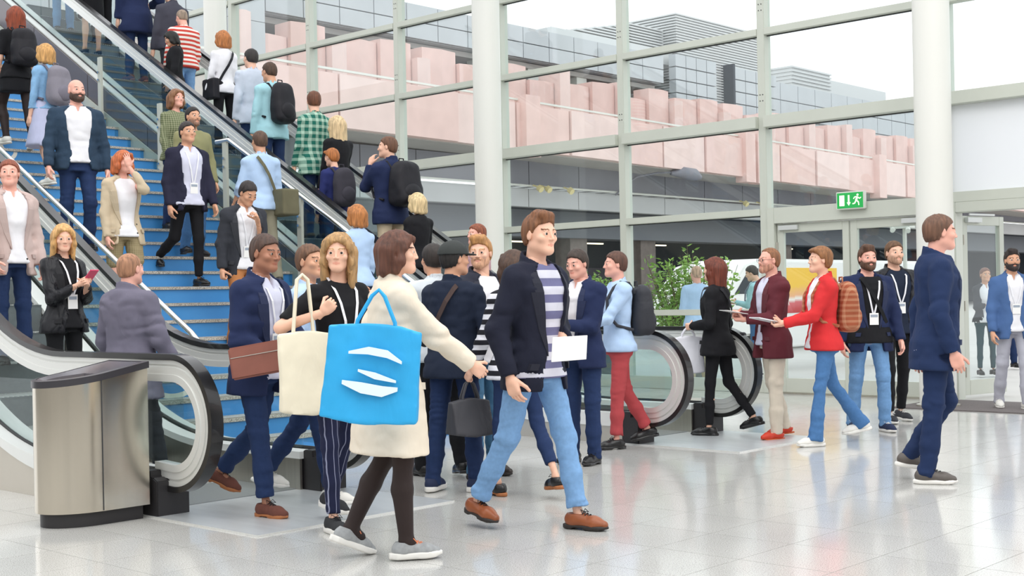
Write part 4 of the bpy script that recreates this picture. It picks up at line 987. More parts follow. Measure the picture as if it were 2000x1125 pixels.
    def loft(s, sdf, off, t0, t1, k=.03, tab=None, wm=1.0, flare=0, op='u', bell=0, fw=0.):
        tb = tab or (TF if s.fem else TM); T = s.T; pel = s.pel
        def fn(x, y, z):
            px, py, pz = x-pel[0], y-pel[1], z-pel[2]
            u = T[0][0]*px+T[1][0]*py+T[2][0]*pz; v = T[0][1]*px+T[1][1]*py+T[2][1]*pz; w = T[0][2]*px+T[1][2]*py+T[2][2]*pz
            a = np.interp(w, tb['t'], tb['a'])*s.wide*wm+off; b = np.interp(w, tb['t'], tb['b'])*(.5+.5*s.wide)+off; c = np.interp(w, tb['t'], tb['c'])
            if flare: f = np.clip(fw-w, 0, 2)*flare; a = a+f; b = b+f
            if bell: b = b+bell*np.exp(-((w-.1)/.12)**2)*(v > 0)
            r = np.sqrt((u/a)**2+((v-c)/b)**2)+1e-6; d = (r-1)*np.minimum(a, b)*np.where(r > 1, 1.0, 1.0)
            return np.maximum(d, np.maximum(w-t1, t0-w))
        c0 = s.tp(0, 0, t0); c1 = s.tp(0, 0, t1); R = .3+abs(flare)*.5
        return sdf.put(np.minimum(c0, c1)-R, np.maximum(c0, c1)+R, fn, k, op)
    def tl(s, x, y, z):
        T = s.T; px, py, pz = x-s.pel[0], y-s.pel[1], z-s.pel[2]
        return (T[0][0]*px+T[1][0]*py+T[2][0]*pz, T[0][1]*px+T[1][1]*py+T[2][1]*pz, T[0][2]*px+T[1][2]*py+T[2][2]*pz)
    def bounds(s, names, m=.12, extra=()):
        pts = [s.P[n, i] for n in names for i in (0, 1)]+[s.tp(0, 0, t) for t in extra]
        return np.min(pts, 0)-m, np.max(pts, 0)+m
    def part(s, name, V, Fq, mats, mi=None, parent=None, sc=True):
        me = to_mesh(name, np.asarray(V)*(s.sc if sc else 1), Fq, mats if isinstance(mats, list) else [mats], mi)
        return link(name, me, parent or s.root)
    def build(s):
        k = s.k; P = s.P; h = s.h; fem = s.fem
        tone = k.get('skin', 'light'); hc = k.get('haircol', '5a3a26')
        top = k.get('top'); bot = k.get('bot', ('trousers', fabric('dark_wool', '22242e')))
        seed = (hash((round(s.X, 2), round(s.Y, 2))) % 1000)*.37 if False else abs(s.X*7.3+s.Y*3.1)
        # body
        slv = k.get('sleeve', 1.0); bare_leg = bot[0] in ('skirt', 'shorts', 'dress')
        hb = max(.019, h*1.4) if not (bare_leg or slv < .9) else h*1.05
        lo, hi = s.bounds(('knee', 'ank', 'sh', 'el', 'wr', 'hip'), .12, (.5,))
        B = SDF(lo, hi, hb)
        o = -.022
        s.loft(B, o, -.13, .55, .03)
        B.cone(s.tp(0, -.015, .44), s.tp(0, -.005, .60), .045, .045, .03)
        for i in (0, 1):
            B.cone(P['sh', i], P['el', i], .042 if slv < .9 else .034, .034 if slv < .9 else .03, .03); B.cone(P['el', i], P['wr', i], .036, .024, .02)
            B.cone(s.tp((-1, 1)[i]*.05, -.01, .47), P['sh', i], .03, .035, .03)
            r1, r2, r3 = (.045, .034, .024) if not bare_leg else (.076, .05, .034)
            B.cone(P['hip', i], P['knee', i], r1, r2, .03); mid = P['knee', i]*.65+P['ank', i]*.35; bk = np.array((0, -.012, 0))
            B.cone(P['knee', i], mid+bk, r2*.92, r2*1.0, .02); B.cone(mid+bk, P['ank', i], r2*1.0, r3, .02)
            B.cone(P['ank', i], P['ank', i]+np.array((0, .05, -.05)), r3, .028, .02)
        V, Fq = B.mesh(); Vs = [V]; Fs_ = [Fq]; Ms = [np.zeros(len(Fq), int)]; nv = len(V)
        HV, HF, HM = head_geo(fem, s.hh); HVt = (HV*.97)@s.Hm.T+s.hc
        Vs.append(HVt); Fs_.append(HF+nv); Ms.append(HM); nv += len(HV)
        for i in (0, 1):
            Wt, Tt, N, D, pose = P['hand', i]; gv, gf = hand_geo(pose, s.hf); q = .95 if not fem else .85
            M = np.stack([Tt, N, D]); V2 = (gv*q)@M+Wt
            if np.linalg.det(M) < 0: gf = gf[:, ::-1]
            Vs.append(V2); Fs_.append(gf+nv); Ms.append(np.zeros(len(gf), int)); nv += len(gv)
        s.part('body', np.concatenate(Vs), np.concatenate(Fs_), skinmats(tone, hc), np.concatenate(Ms))
        if k.get('hair', 'short') != 'bald':
            gv, gf = hair_geo(k.get('hair', 'short'), s.hh*1.3); s.part('hair', (gv*.97)@s.Hm.T+s.hc, gf, hairmat(hc))
        if k.get('beard'):
            gv, gf = beard_geo(s.hh, k['beard']); bc_ = k.get('beardcol', hc)
            if k['beard'] == 'stubble':
                u1, u2 = SK[tone], bc_; bc_ = ''.join('%02x' % int(.62*int(u1[i:i+2], 16)+.38*int(u2[i:i+2], 16)) for i in (0, 2, 4))
            s.part('beard', gv@s.Hm.T+s.hc, gf, hairmat(bc_))
        # lower garment
        kind, m = bot[0], bot[1]
        if kind in ('trousers', 'slim', 'wide', 'flared', 'rolled', 'shorts', 'capri'):
            w = {'trousers': (.092, .066, .056), 'slim': (.088, .058, .043), 'wide': (.1, .078, .078), 'flared': (.088, .06, .085), 'rolled': (.09, .063, .053), 'shorts': (.1, .09, .09), 'capri': (.085, .056, .05)}[kind]
            if fem: w = (w[0]*.97, w[1]*.9, w[2]*.92)
            lo, hi = s.bounds(('hip', 'knee', 'ank'), .13, (.1,)); G = SDF(lo, hi, h*.9)
            s.loft(G, -.002, -.13, .075, .02)
            for i in (0, 1):
                hp, kn, an = P['hip', i], P['knee', i], P['ank', i]; dn = (an-kn)/np.linalg.norm(an-kn)
                if kind == 'shorts': en = hp+(kn-hp)*.8; G.cone(hp, en, w[0], w[1], .03); continue
                G.cone(hp+np.array((0, -.012, 0)), kn, w[0], w[1], .045); end = an+dn*{'slim': -.02, 'capri': -.1, 'rolled': -.03}.get(kind, .045)
                G.cone(kn, kn+(end-kn)*.55, w[1], (w[1]+w[2])/2 if kind != 'flared' else .056, .03); G.cone(kn+(end-kn)*.55, end+dn*.05, (w[1]+w[2])/2 if kind != 'flared' else .056, w[2], .03)
                if kind == 'rolled':
                    G.cone(end-dn*.03, end+dn*.05, w[2]+.009, w[2]+.009, .004)
                e0 = end
                def capf(x, y, z, e0=e0, dn=dn): # trim below the hem around this leg
                    ax_ = (x-e0[0])*dn[0]+(y-e0[1])*dn[1]+(z-e0[2])*dn[2]; rad = np.sqrt((x-e0[0])**2+(y-e0[1])**2+(z-e0[2])**2)
                    return np.maximum(-ax_, rad-.16)
                G.put(e0-.16, e0+.16, capf, .003, 's')
            K = [P['knee', 0], P['knee', 1], P['ank', 0], P['ank', 1], P['hip', 0], P['hip', 1]]
            def wr(x, y, z):
                wgt = .005
                for q in K: wgt = wgt+.009*np.exp(-((x-q[0])**2+(y-q[1])**2+(z-q[2])**2)/.012)
                wz = z+.05*vnoise(x*8+seed, y*8, z*5)
                return wgt*(1.3*(.5-2*np.abs(vnoise(x*9+seed, y*9+9+seed, wz*26+seed)))+.4*vnoise(x*26+seed, y*26, wz*40+3))
            if kind not in ('slim', 'capri'): G.disp(wr)
            else: G.disp(lambda x, y, z: .5*wr(x, y, z))
            V, Fq = G.mesh(); s.part(bot[2] if len(bot) > 2 else ('jeans' if 'denim' in m.name else 'shorts' if kind == 'shorts' else 'trousers'), V, Fq, m)
        else:
            L = bot[2] if len(bot) > 2 else .42
            G = SDF(s.pel-np.array((.34, .34, L+.06)), s.pel+np.array((.34, .34, .2)), h*.95)
            if kind == 'dress': s.loft(G, .01, -.16, .2, .02)
            s.loft(G, .008, -L, .085, .02, flare=bot[3] if len(bot) > 3 else .12)
            for i in (0, 1): G.cone(P['hip', i], P['hip', i]+(P['knee', i]-P['hip', i])*min(1, L/.5), .085, .07, .05)
            T = s.T; lw = s.tl
            G.cut(lambda x, y, z: (-L-lw(x, y, z)[2]))
            G.disp(lambda x, y, z: .014*np.clip((s.pel[2]-z)*3, 0, 1)*vnoise(np.arctan2(x, y+.001)*3.2+seed, z*2+3, 4+0*x))
            V, Fq = G.mesh(); s.part('skirt', V, Fq, m)
            if k.get('tights'):
                lo, hi = s.bounds(('hip', 'knee', 'ank'), .13); G = SDF(lo, hi, h*.8)
                for i in (0, 1):
                    G.cone(P['hip', i], P['knee', i], .082, .056, .03); mid = P['knee', i]*.65+P['ank', i]*.35+np.array((0, -.012, 0))
                    G.cone(P['knee', i], mid, .052, .057, .02); G.cone(mid, P['ank', i], .057, .038, .02); G.cone(P['ank', i], P['ank', i]+np.array((0, .05, -.045)), .04, .034, .02)
                V, Fq = G.mesh(); s.part('tights', V, Fq, k['tights'])
        # upper garments
        gs_ = top if isinstance(top, list) else [top]
        for q_, g in enumerate(gs_):
            s.upper(seed=seed, nosl=q_ < len(gs_)-1, **g)
        # shoes
        sh = k.get('shoes', ('oxford', mat('black_leather', '1d1a1a', .35), M_black, mat('black_lace', '141414', .8)))
        up, so, la = shoe_mesh(*sh, max(.0048, s.hf*1.15))
        for i, sg in ((0, -1), (1, 1)):
            A = P['ank', i]; a = math.radians(P['fp', i])
            o = link('shoe', up, s.root); q = s.sc
            R_ = Matrix.Rotation(-math.radians(P['toe', i]), 4, 'Z') @ Matrix.Rotation(-a, 4, 'X')
            off = R_.to_3x3() @ Vector((0, 0, -.088))
            o.matrix_local = Matrix.Translation(Vector(A*q)+off*q) @ R_ @ Matrix.Diagonal((q*1.0, q, q, 1))
            link('sole', so, o)
            if la: link('laces', la, o)
        if k.get('lanyard'): s.lanyard(k['lanyard'] if isinstance(k['lanyard'], tuple) else (None, -.0))
        if k.get('glasses'): s.glasses()
        if k.get('cap'): s.cap(k['cap'])
    def upper(s, kind='shirt', m=None, hem=-.1, off=None, sleeve=None, seed=0, name=None, open_=0, collar=None, lapel=True, mb=None, cuff=0, belly=0, hood=False, nosl=False):
        P = s.P; h = s.h; o = off if off is not None else {'shirt': .010, 'tee': .008, 'jacket': .026, 'coat': .034, 'sweater': .018, 'vest': .016}[kind]
        sl = sleeve if sleeve is not None else (1.0 if kind != 'tee' else .42)
        lo, hi = s.bounds(('sh', 'el', 'wr'), .13, (hem-.05, .5)); c0 = s.tp(0, 0, hem); lo = np.minimum(lo, c0-.30); hi = np.maximum(hi, c0+np.array((.30, .30, .0)))
        G = SDF(lo, hi, h*.92)
        s.loft(G, o, hem, .515 if kind != 'tee' else .50, .03, flare=.09 if kind == 'jacket' else .15 if kind == 'coat' else .17, bell=belly, fw=.1)
        sr = {'shirt': (.058, .050, .038), 'tee': (.058, .056, .05), 'jacket': (.066, .058, .046), 'coat': (.074, .068, .056), 'sweater': (.064, .056, .042), 'vest': (.05, .05, .05)}[kind]
        if s.fem: sr = tuple(q*.9 for q in sr)
        for i in (0, 1):
            sg = (-1, 1)[i]; S0 = P['sh', i]; E_ = P['el', i]; W_ = P['wr', i]
            if kind == 'vest' or nosl: continue
            G.cone(s.tp(sg*.06, -.014, .455), S0, .045+o*.7, .05+o*.5, .03)
            t1 = min(1, sl/.5); e = S0+(E_-S0)*t1; G.cone(S0, e, sr[0], sr[0]+(sr[1]-sr[0])*t1, .03); end = e; dn = (E_-S0)
            if sl > .5:
                t2 = (sl-.5)/.5*(.97 if sl >= 1 else 1); w2 = E_+(W_-E_)*t2; G.cone(E_, w2, sr[1], sr[1]+(sr[2]-sr[1])*t2, .02); end = w2; dn = W_-E_
            dn = dn/np.linalg.norm(dn)
            if cuff: G.cone(end-dn*.05, end, sr[1]*.95, sr[1]*.95, .004)
            def capf(x, y, z, e0=end, dn=dn):
                ax_ = (x-e0[0])*dn[0]+(y-e0[1])*dn[1]+(z-e0[2])*dn[2]; return np.maximum(-ax_, np.sqrt((x-e0[0])**2+(y-e0[1])**2+(z-e0[2])**2)-.09)
            G.put(end-.09, end+.09, capf, .003, 's')
        G.cut(lambda x, y, z: np.where(np.sqrt((x-c0[0])**2+(y-c0[1])**2) < .24, hem-s.tl(x, y, z)[2], -1))
        K = [P['el', 0], P['el', 1], P['sh', 0], P['sh', 1]]
        amp = {'tee': .008, 'shirt': .010, 'sweater': .007, 'jacket': .0085, 'coat': .009, 'vest': .003}[kind]; amp *= s.k.get('wrinkle', 1)
        def wr(x, y, z):
            wgt = amp
            for q in K: wgt = wgt+.011*np.exp(-((x-q[0])**2+(y-q[1])**2+(z-q[2])**2)/.010)
            wx = x+.05*vnoise(x*6+3, y*6+seed, z*6); wz = z+.09*vnoise(x*5+seed, y*5, z*5+7)
            return wgt*(-.35+1.2*(.5-2*np.abs(vnoise(wx*8+seed, y*8+9, wz*13+seed)))+.5*vnoise(wx*24+seed, y*24+5, wz*30+3))
        G.disp(wr)
        G.cut(lambda x, y, z: np.where(np.sqrt((x-c0[0])**2+(y-c0[1])**2) < .27, hem-s.tl(x, y, z)[2], -1))
        if kind in ('jacket', 'coat') and open_ is not None:
            b0 = .03; 
            def gap(w): return np.interp(w, [hem, -.05, b0, .2, .34, .46, .52], [open_+.045, open_+.02, max(.008, open_), open_+.03, open_+.048, open_+.055, .06])
            tb = TF if s.fem else TM
            def hole(x, y, z):
                u, v, w = s.tl(x, y, z); b = np.interp(w, tb['t'], tb['b'])*(.5+.5*s.wide)
                return np.maximum(np.abs(u)-gap(w), b*np.interp(w, [-.16, -.04], [-.75, .55])-v+0*u)
            lo2, hi2 = s.bounds(('sh',), .2, (hem-.1, .6)); G.put(lo2, hi2, hole, .003, 's')
        # collars as raised ring
        cl = collar or {'shirt': 'shirt', 'jacket': 'lapel', 'coat': 'lapel', 'tee': None, 'sweater': 'crew', 'vest': None}[kind]
        if cl:
            r0, hh, th_ = {'shirt': (.066, .030, .007), 'lapel': (.082, .034, .010), 'crew': (.068, .012, .009), 'hood': (.1, .04, .028), 'stand': (.072, .04, .009)}[cl]
            if s.fem: r0 *= .88
            cz = .515
            def ring(x, y, z):
                u, v, w = s.tl(x, y, z); v = v+.012; tilt = w-cz+v*.45*(1 if v is not None else 0); r = np.sqrt(u*u+v*v*1.05)
                return np.maximum(np.abs(r-r0-.15*(cz-w))-th_, np.abs(tilt)-hh)
            c1 = s.tp(0, 0, cz); G.put(c1-.15, c1+.15, ring, .012)
            if cl in ('shirt', 'lapel') :
                g2 = .02 if cl == 'shirt' else .05
                def vcut(x, y, z):
                    u, v, w = s.tl(x, y, z); return np.maximum(np.abs(u)-g2*np.clip((w-.43)/.08, .1, 1.6), np.maximum(.03-v, .45-w))
                G.put(c1-.2, c1+.2, vcut, .004, 's')
        if kind == 'tee' or cl == 'crew':
            c1 = s.tp(0, .03, .53); G.ell(c1, (.055, .06, .04), .01, 's')
        if hood: c1 = s.tp(0, -.09, .49); G.ell(c1, (.1, .055, .05), .03)
        V, Fq = G.mesh(); nm = name or {'shirt': 'shirt', 'tee': 'tee_shirt', 'jacket': 'jacket', 'coat': 'coat', 'sweater': 'sweater', 'vest': 'vest'}[kind]
        o_ = s.part(nm, V, Fq, m)
        if kind in ('jacket', 'coat') and open_ is not None and lapel and s.h < .022:
            lm_ = CACHE.setdefault(('lapel', m.name), mat('lapel_'+m.name, tuple(q*.82 for q in [n_ for n_ in m.node_tree.nodes if n_.type == 'MIX'][0].inputs[7].default_value[:3]), .8))
            for sg in (-1, 1):
                ws = [.02, .08, .16, .24, .31, .36, .362, .41, .45, .475]; wd = [.004, .022, .038, .05, .058, .064, .046, .044, .036, .02]
                Vv = []; n_ = len(ws)
                for w_, d_ in zip(ws, wd):
                    g_ = float(gap(w_)); sb_ = np.interp(w_, [0, .38, .44, .48], [0, 0, -.006, -.022])
                    for j_ in range(4):
                        u_ = g_+d_*j_/3-.004; Vv.append(s.front(sg*u_, w_, o+.010)+s.T@np.array((0, sb_, 0))*s.sc)
                    for j_ in range(4):
                        u_ = g_+d_*j_/3-.004; Vv.append(s.front(sg*u_, w_, o-.012)+s.T@np.array((0, sb_, 0))*s.sc)
                F_ = []
                for i_ in range(n_-1):
                    a_ = 8*i_; c_ = a_+8
                    for j_ in range(3): F_ += [(a_+j_, a_+j_+1, c_+j_+1, c_+j_), (a_+4+j_, c_+4+j_, c_+5+j_, a_+5+j_)]
                    F_ += [(a_, c_, c_+4, a_+4), (a_+3, a_+7, c_+7, c_+3)]
                link('lapel', MB().add(Vv, F_).mesh('lapel', lm_), o_)
                if hem < -.12:
                    pf = []
                    for w_ in (-.055, -.02):
                        for u_ in (.0, .02, .04): pf.append(s.front(sg*(float(gap(w_))+.055+u_), w_, o+.030+(.008 if kind == 'coat' else .0)))
                    pf2 = [p_-s.T@np.array((0, .022, 0)) for p_ in pf]
                    link('pocket_flap', MB().add(pf+pf2, [(0, 1, 4, 3), (1, 2, 5, 4), (6, 9, 10, 7), (7, 10, 11, 8), (0, 6, 7, 1), (1, 7, 8, 2), (3, 4, 10, 9), (4, 5, 11, 10), (0, 3, 9, 6), (2, 8, 11, 5)]).mesh('pocket_flap', lm_), o_)
        if kind == 'jacket' and lapel and s.h < .02:
            bt = MB()
            for w in (.03, -.06):
                tb = TF if s.fem else TM; g = (open_ or 0)+.02; bb = np.interp(w, tb['t'], tb['b'])*(.5+.5*s.wide)+o
                p = s.tp(-g, bb*math.sqrt(max(.1, 1-(g/(np.interp(w, tb['t'], tb['a'])+o))**2))+.001, w)*s.sc; q = p+s.T@np.array((0, .006, 0)); bt.cyl(tuple(p), tuple(q), .008, 8)
            link('buttons', bt.mesh('buttons', M_black), o_)
        return o_
    def front(s, u, w, off): # point on the chest surface
        tb = TF if s.fem else TM; a = np.interp(w, tb['t'], tb['a'])*s.wide+off; b = np.interp(w, tb['t'], tb['b'])*(.5+.5*s.wide)+off; c = np.interp(w, tb['t'], tb['c'])
        return s.tp(u, c+b*math.sqrt(max(.02, 1-(u/a)**2)), w)*s.sc
    def ribbon(s, pts, w, parent, name, m, wd=(1, 0, 0), th_=.002):
        V = []; F = []; wd = s.T@np.array(wd)
        nr = s.T@np.array((0, 1, 0))
        for p in pts: V += [p-wd*w/2, p+wd*w/2, p+wd*w/2+nr*th_, p-wd*w/2+nr*th_]
        for i in range(len(pts)-1):
            a = 4*i
            for q in range(4): F.append((a+q, a+(q+1) % 4, a+4+(q+1) % 4, a+4+q))
        F += [(3, 2, 1, 0), tuple(len(V)-4+i for i in range(4))]
        mb = MB().add(V, F); return link(name, mb.mesh(name, m), parent)
    def lanyard(s, spec):
        m = spec[0] or mat('white_ribbon', 'e9e9ee', .6); wz = spec[1] if len(spec) > 1 else -.0
        bz = .16+wz; off = spec[2] if len(spec) > 2 else .02
        for sg in (-1, 1):
            top_ = [s.tp(sg*.05, -.06, .535)*s.sc, s.tp(sg*.072, -.01, .53)*s.sc]
            pts = top_+[s.front(sg*u, w, off) for u, w in ((.07, .45), (.055, .38), (.035, .28), (.008, bz+.02))]
            s.ribbon(pts, .016, s.root, 'lanyard', m)
        c = s.front(0, bz-.03, off+.006)
        b = MB(); b.box((-.042, -.002, -.058), (.042, .002, .05)); o = link('badge', b.mesh('badge', M_paper), s.root); o.matrix_local = Matrix.Translation(Vector(c)) @ Matrix([list(r) for r in s.T]).to_4x4()
        l = MB(); l.box((-.034, .0022, .012), (.034, .0032, .036)); link('badge_print', l.mesh('badge_print', mat('badge_ink', '9aa4b2', .6)), o)
    def headpt(s, x, y, z): return (s.hc+s.Hm@np.array((x, y, z)))*s.sc
    def glasses(s):
        mb = MB()
        for q in (-1, 1):
            pts = [s.headpt(q*.032+.023*math.cos(a), .096-.004*abs(math.cos(a)), .003+.017*math.sin(a)) for a in [2*math.pi*k/12 for k in range(13)]]
            mb.tube([tuple(p) for p in pts], .0018, 5); mb.tube([tuple(s.headpt(q*.055, .092, .006)), tuple(s.headpt(q*.078, .03, .006)), tuple(s.headpt(q*.08, -.01, .004))], .0018, 5)
        mb.tube([tuple(s.headpt(-.009, .1, .005)), tuple(s.headpt(.009, .1, .005))], .0018, 5)
        link('glasses', mb.mesh('glasses', M_black), s.root)
    def cap(s, m):
        G = SDF((-.12, -.14, -.02), (.12, .2, .15), s.hh)
        G.ell((0, -.018, .034), (.094, .113, .1)); G.cut(lambda x, y, z: (.032-z)+0*x+0*y)
        G.cone((0, -.018, .13), (0, -.018, .136), .008, .006, .004)
        V, Fq = G.mesh(); o = s.part('cap', V@s.Hm.T+s.hc, Fq, m)
        G = SDF((-.1, .0, .0), (.1, .2, .08), s.hh)
        G.put((-.1, .0, 0), (.1, .2, .08), lambda x, y, z: np.maximum(np.maximum(np.sqrt((x/.078)**2+((y-.06)/.105)**2)*.09-.09, .04-y), np.abs(z-.04+.9*x*x+.12*(y-.08))-.004), .001)
        V, Fq = G.mesh(); s.part('cap_brim', V@s.Hm.T+s.hc, Fq, m, parent=o)
    def world(s, p): return s.Mw @ Vector(tuple(np.asarray(p)*s.sc))
    # things carried (top-level, at world places)
    def frame(s, org, R=None):
        M = s.Mw @ Matrix.Translation(Vector(tuple(np.asarray(org)*s.sc)))
        R_ = s.T if R is None else R
        return M @ Matrix([list(map(float, r)) for r in R_]).to_4x4()
    def backpack(s, label, m, m2=None, sz=(.15, .085, .22), dz=.26, side=0, off=.03):
        fr = s.frame(s.tp(side, -(.1+off)-sz[1], dz)); m2 = m2 or m
        e = empty('backpack', (0, 0, 0), label, 'backpack', ); e.matrix_world = fr
        hh = max(.009, s.h*.7); G = SDF((-sz[0]-.04, -sz[1]-.06, -sz[2]-.04), (sz[0]+.04, sz[1]+.04, sz[2]+.04), hh)
        def rb(x, y, z):
            hw = sz[0]*(1-.25*np.clip(z/sz[2], 0, 1)**2)*(1-.10*np.clip(-z/sz[2], 0, 1)**2); qx = np.abs(x)-hw+.075; qy = np.abs(y)-sz[1]*(1-.25*np.clip(z/sz[2], -1, 1))+.075; qz = np.abs(z)-sz[2]+.075
            return np.sqrt(np.maximum(qx, 0)**2+np.maximum(qy, 0)**2+np.maximum(qz, 0)**2)+np.minimum(np.maximum(qx, np.maximum(qy, qz)), 0)-.075
        G.put((-.3, -.3, -.3), (.3, .3, .3), rb, .01); G.disp(lambda x, y, z: .02*vnoise(x*11+s.X, y*11, z*11+s.Y)+.003*np.exp(-((z-sz[2]*.35)/.004)**2))
        V, Fq = G.mesh(); link('bag_body', to_mesh('bag_body', V, Fq, [m]), e)
        G = SDF((-sz[0], -sz[1]-.09, -sz[2]), (sz[0], -sz[1]+.05, sz[2]*.3), hh)
        G.ell((0, -sz[1]+.005, -sz[2]*.42), (sz[0]*.72, .045, sz[2]*.42), .01); V, Fq = G.mesh(); link('front_pocket', to_mesh('front_pocket', V, Fq, [m2]), e)
        hd = MB(); hd.tube([(-.035, sz[1]*.5, sz[2]-.01), (-.03, sz[1]*.5, sz[2]+.03), (.03, sz[1]*.5, sz[2]+.03), (.035, sz[1]*.5, sz[2]-.01)], .008, 6); link('grab_handle', hd.mesh('grab_handle', m2, True), e)
        inv = fr.inverted()
        for sg in (-1, 1):
            mb = MB(); P_ = []
            for (u, v, w) in ((.07, -.11-off*.5, .40), (.095, -.07, .49), (.105, .0, .50), (.11, .06, .45), (.115, .115, .35), (.13, .12, .22), (.165, .05, .12), (.16, -.08, .08)):
                a = (u*sg*s.wide*(1.0 if not s.fem else .86)); P_.append(inv @ (s.Mw @ Vector(tuple(s.tp(a, v*(1.12), w+.012)*s.sc))))
            mb.tube(P_, .014, 8); link('strap', mb.mesh('strap', m2, True), e)
        return e
def bag_at(name, label, cat, loc, size, m, yaw=0, handle=.22, m2=None, soft=.02, group=None, top=None, tilt=0):
    """soft bag hanging from its handles: loc = point of grip (world), bag hangs below"""
    e = empty(name, loc, label, cat, group); e.rotation_euler = (0, tilt, yaw); w, d, h = size
    G = SDF((-w/2-.04, -d/2-.04, -handle-h-.04), (w/2+.04, d/2+.04, -handle+.05), .011)
    def fn(x, y, z):
        t = (z+handle+h)/h; hw = w/2*(1-.04*np.sin(t*3)); hd = d/2*(1-.75*np.clip(t, 0, 1))+.004
        return np.maximum(np.maximum(np.abs(x)-hw, np.abs(y)-hd), np.abs(z+handle+h/2)-h/2-.012*np.cos(x/w*4))-soft*.3
    G.put((-w, -d, -handle-h-.1), (w, d, .1), fn, .01); G.disp(lambda x, y, z: soft*.7*vnoise(x*7+loc[0], y*3, z*6+loc[1])+.004*vnoise(x*25, y*9, z*18))
    V, Fq = G.mesh(); link('bag_body', to_mesh('bag_body', V, Fq, [m]), e)
    for sg in (-1, 1):
        mb = MB(); mb.tube([(-w*.22, sg*d*.12, -handle-.05), (-w*.2, sg*d*.1, -handle+.03), (-.03, sg*.012, -.03), (0, sg*.008, 0), (.03, sg*.012, -.03), (w*.2, sg*d*.1, -handle+.03), (w*.22, sg*d*.12, -handle-.05)], .009, 6)
        link('handle', mb.mesh('handle', m2 or m, True), e)
    return e
def slab_thing(name, label, cat, M, size, m, parts=()):
    e = empty(name, (0, 0, 0), label, cat); e.matrix_world = M; w, d, t = size
    link('body', MB().box((-w/2, -d/2, -t/2), (w/2, d/2, t/2)).mesh('body', m, bevel=min(t, w)*.2), e)
    for nm, lo, hi, pm_ in parts: link(nm, MB().box(lo, hi).mesh(nm, pm_), e)
    return e

def crossbody(p, label, m, side=1, loc=(.17, -.02, -.03), size=(.2, .08, .2), cat='bag', name='shoulder_bag'):
    """bag at hip on `side`, strap over the other shoulder"""
    fr = p.frame(p.tp(side*loc[0], loc[1], loc[2])); e = empty(name, (0, 0, 0), label, cat); e.matrix_world = fr; w, d, hh_ = size
    G = SDF((-d/2-.05, -w/2-.05, -hh_/2-.05), (d/2+.05, w/2+.05, hh_/2+.05), .01)
    def rb(x, y, z):
        qx, qy, qz = np.abs(x)-d/2+.02, np.abs(y)-w/2+.02, np.abs(z)-hh_/2+.02; return np.sqrt(np.maximum(qx, 0)**2+np.maximum(qy, 0)**2+np.maximum(qz, 0)**2)+np.minimum(np.maximum(qx, np.maximum(qy, qz)), 0)-.02
    G.put((-1, -1, -1), (1, 1, 1), rb, .005); G.disp(lambda x, y, z: .008*vnoise(x*14+9, y*14+9, z*14))
    V, Fq = G.mesh(); link('bag_body', to_mesh('bag_body', V, Fq, [m]), e)
    inv = fr.inverted(); o = .042
    for front in (1, -1):
        pts = []
        for (u, w_) in ((-.10, .485), (-.085, .46), (-.04, .38), (.02, .28), (.08, .17), (.13, .07)):
            tb = TF if p.fem else TM; a = np.interp(w_, tb['t'], tb['a'])*p.wide+o; b = np.interp(w_, tb['t'], tb['b'])*(.5+.5*p.wide)+o
            pts.append(inv @ (p.Mw @ Vector(tuple(p.tp(side*u, front*b*math.sqrt(max(.02, 1-(u/a)**2)), w_)*p.sc))))
        pts.append(Vector((0, front*w*.35, hh_*.4)))
        if front > 0: pts = [inv @ (p.Mw @ Vector(tuple(p.tp(-side*.105, 0, .50)*p.sc)))]+pts
        wdv = p.T @ np.array((side*.7, 0, .7)); mb = MB(); V = []; F_ = []
        for q in pts: V += [q-Vector((side*.012, 0, .012)), q+Vector((side*.012, 0, .012)), q+Vector((side*.012, front*.005, .012)), q+Vector((-side*.012, front*.005, -.012))]
        for i in range(len(pts)-1):
            a = 4*i
            for q in range(4): F_.append((a+q, a+(q+1) % 4, a+4+(q+1) % 4, a+4+q))
        link('strap', MB().add(V, F_).mesh('strap', m), e)
    return e
def held(p, hand, name, label, cat, size, m, rot=(0, 0, 0), off=(0, 0, 0), parts=()):
    """flat thing in a hand; rot in the person's own frame, degrees"""
    M = p.Mw @ Matrix.Translation(Vector(tuple((p.P['hc', hand]+p.T@np.array(off))*p.sc))) @ Matrix([list(map(float, r)) for r in p.T]).to_4x4() @ Matrix([list(map(float, r)) for r in rotm(*rot)]).to_4x4()
    return slab_thing(name, label, cat, M, size, m, parts)
# ------------------------------------------------------------------ the crowd
fb_ = fabric
navy = fb_('navy_wool', '1f2a4d'); dnavy = fb_('dark_navy_cotton', '1c2538'); black = fb_('black_cloth', '17171b'); charc = fb_('charcoal_cloth', '33353c'); white = fb_('white_cotton', 'e9e8ec'); lav = fb_('lavender_shirting', 'd3d4e6')
jean_l = fb_('light_denim', '7ba3cf', 'denim'); jean_m = fb_('mid_denim', '4b76a8', 'denim'); jean_d = fb_('dark_denim', '22345a', 'denim'); jean_t = fb_('teal_denim', '4a7494', 'denim'); sky = fb_('sky_blue_shirting', 'b4cdec'); pale = fb_('pale_grey_shirting', 'c4ccda')
cream = fb_('cream_coat_cloth', 'e2d5c2'); beige = fb_('beige_cloth', 'c9b79c'); pinkb = fb_('rosy_beige_cloth', 'c4aea8'); teal = fb_('pale_teal_shirting', 'a3cfd8'); redc = fb_('bright_red_cloth', 'cf3033'); maroon = fb_('maroon_wool', '5f2730'); rust = fb_('brick_red_cotton', 'b2484c')
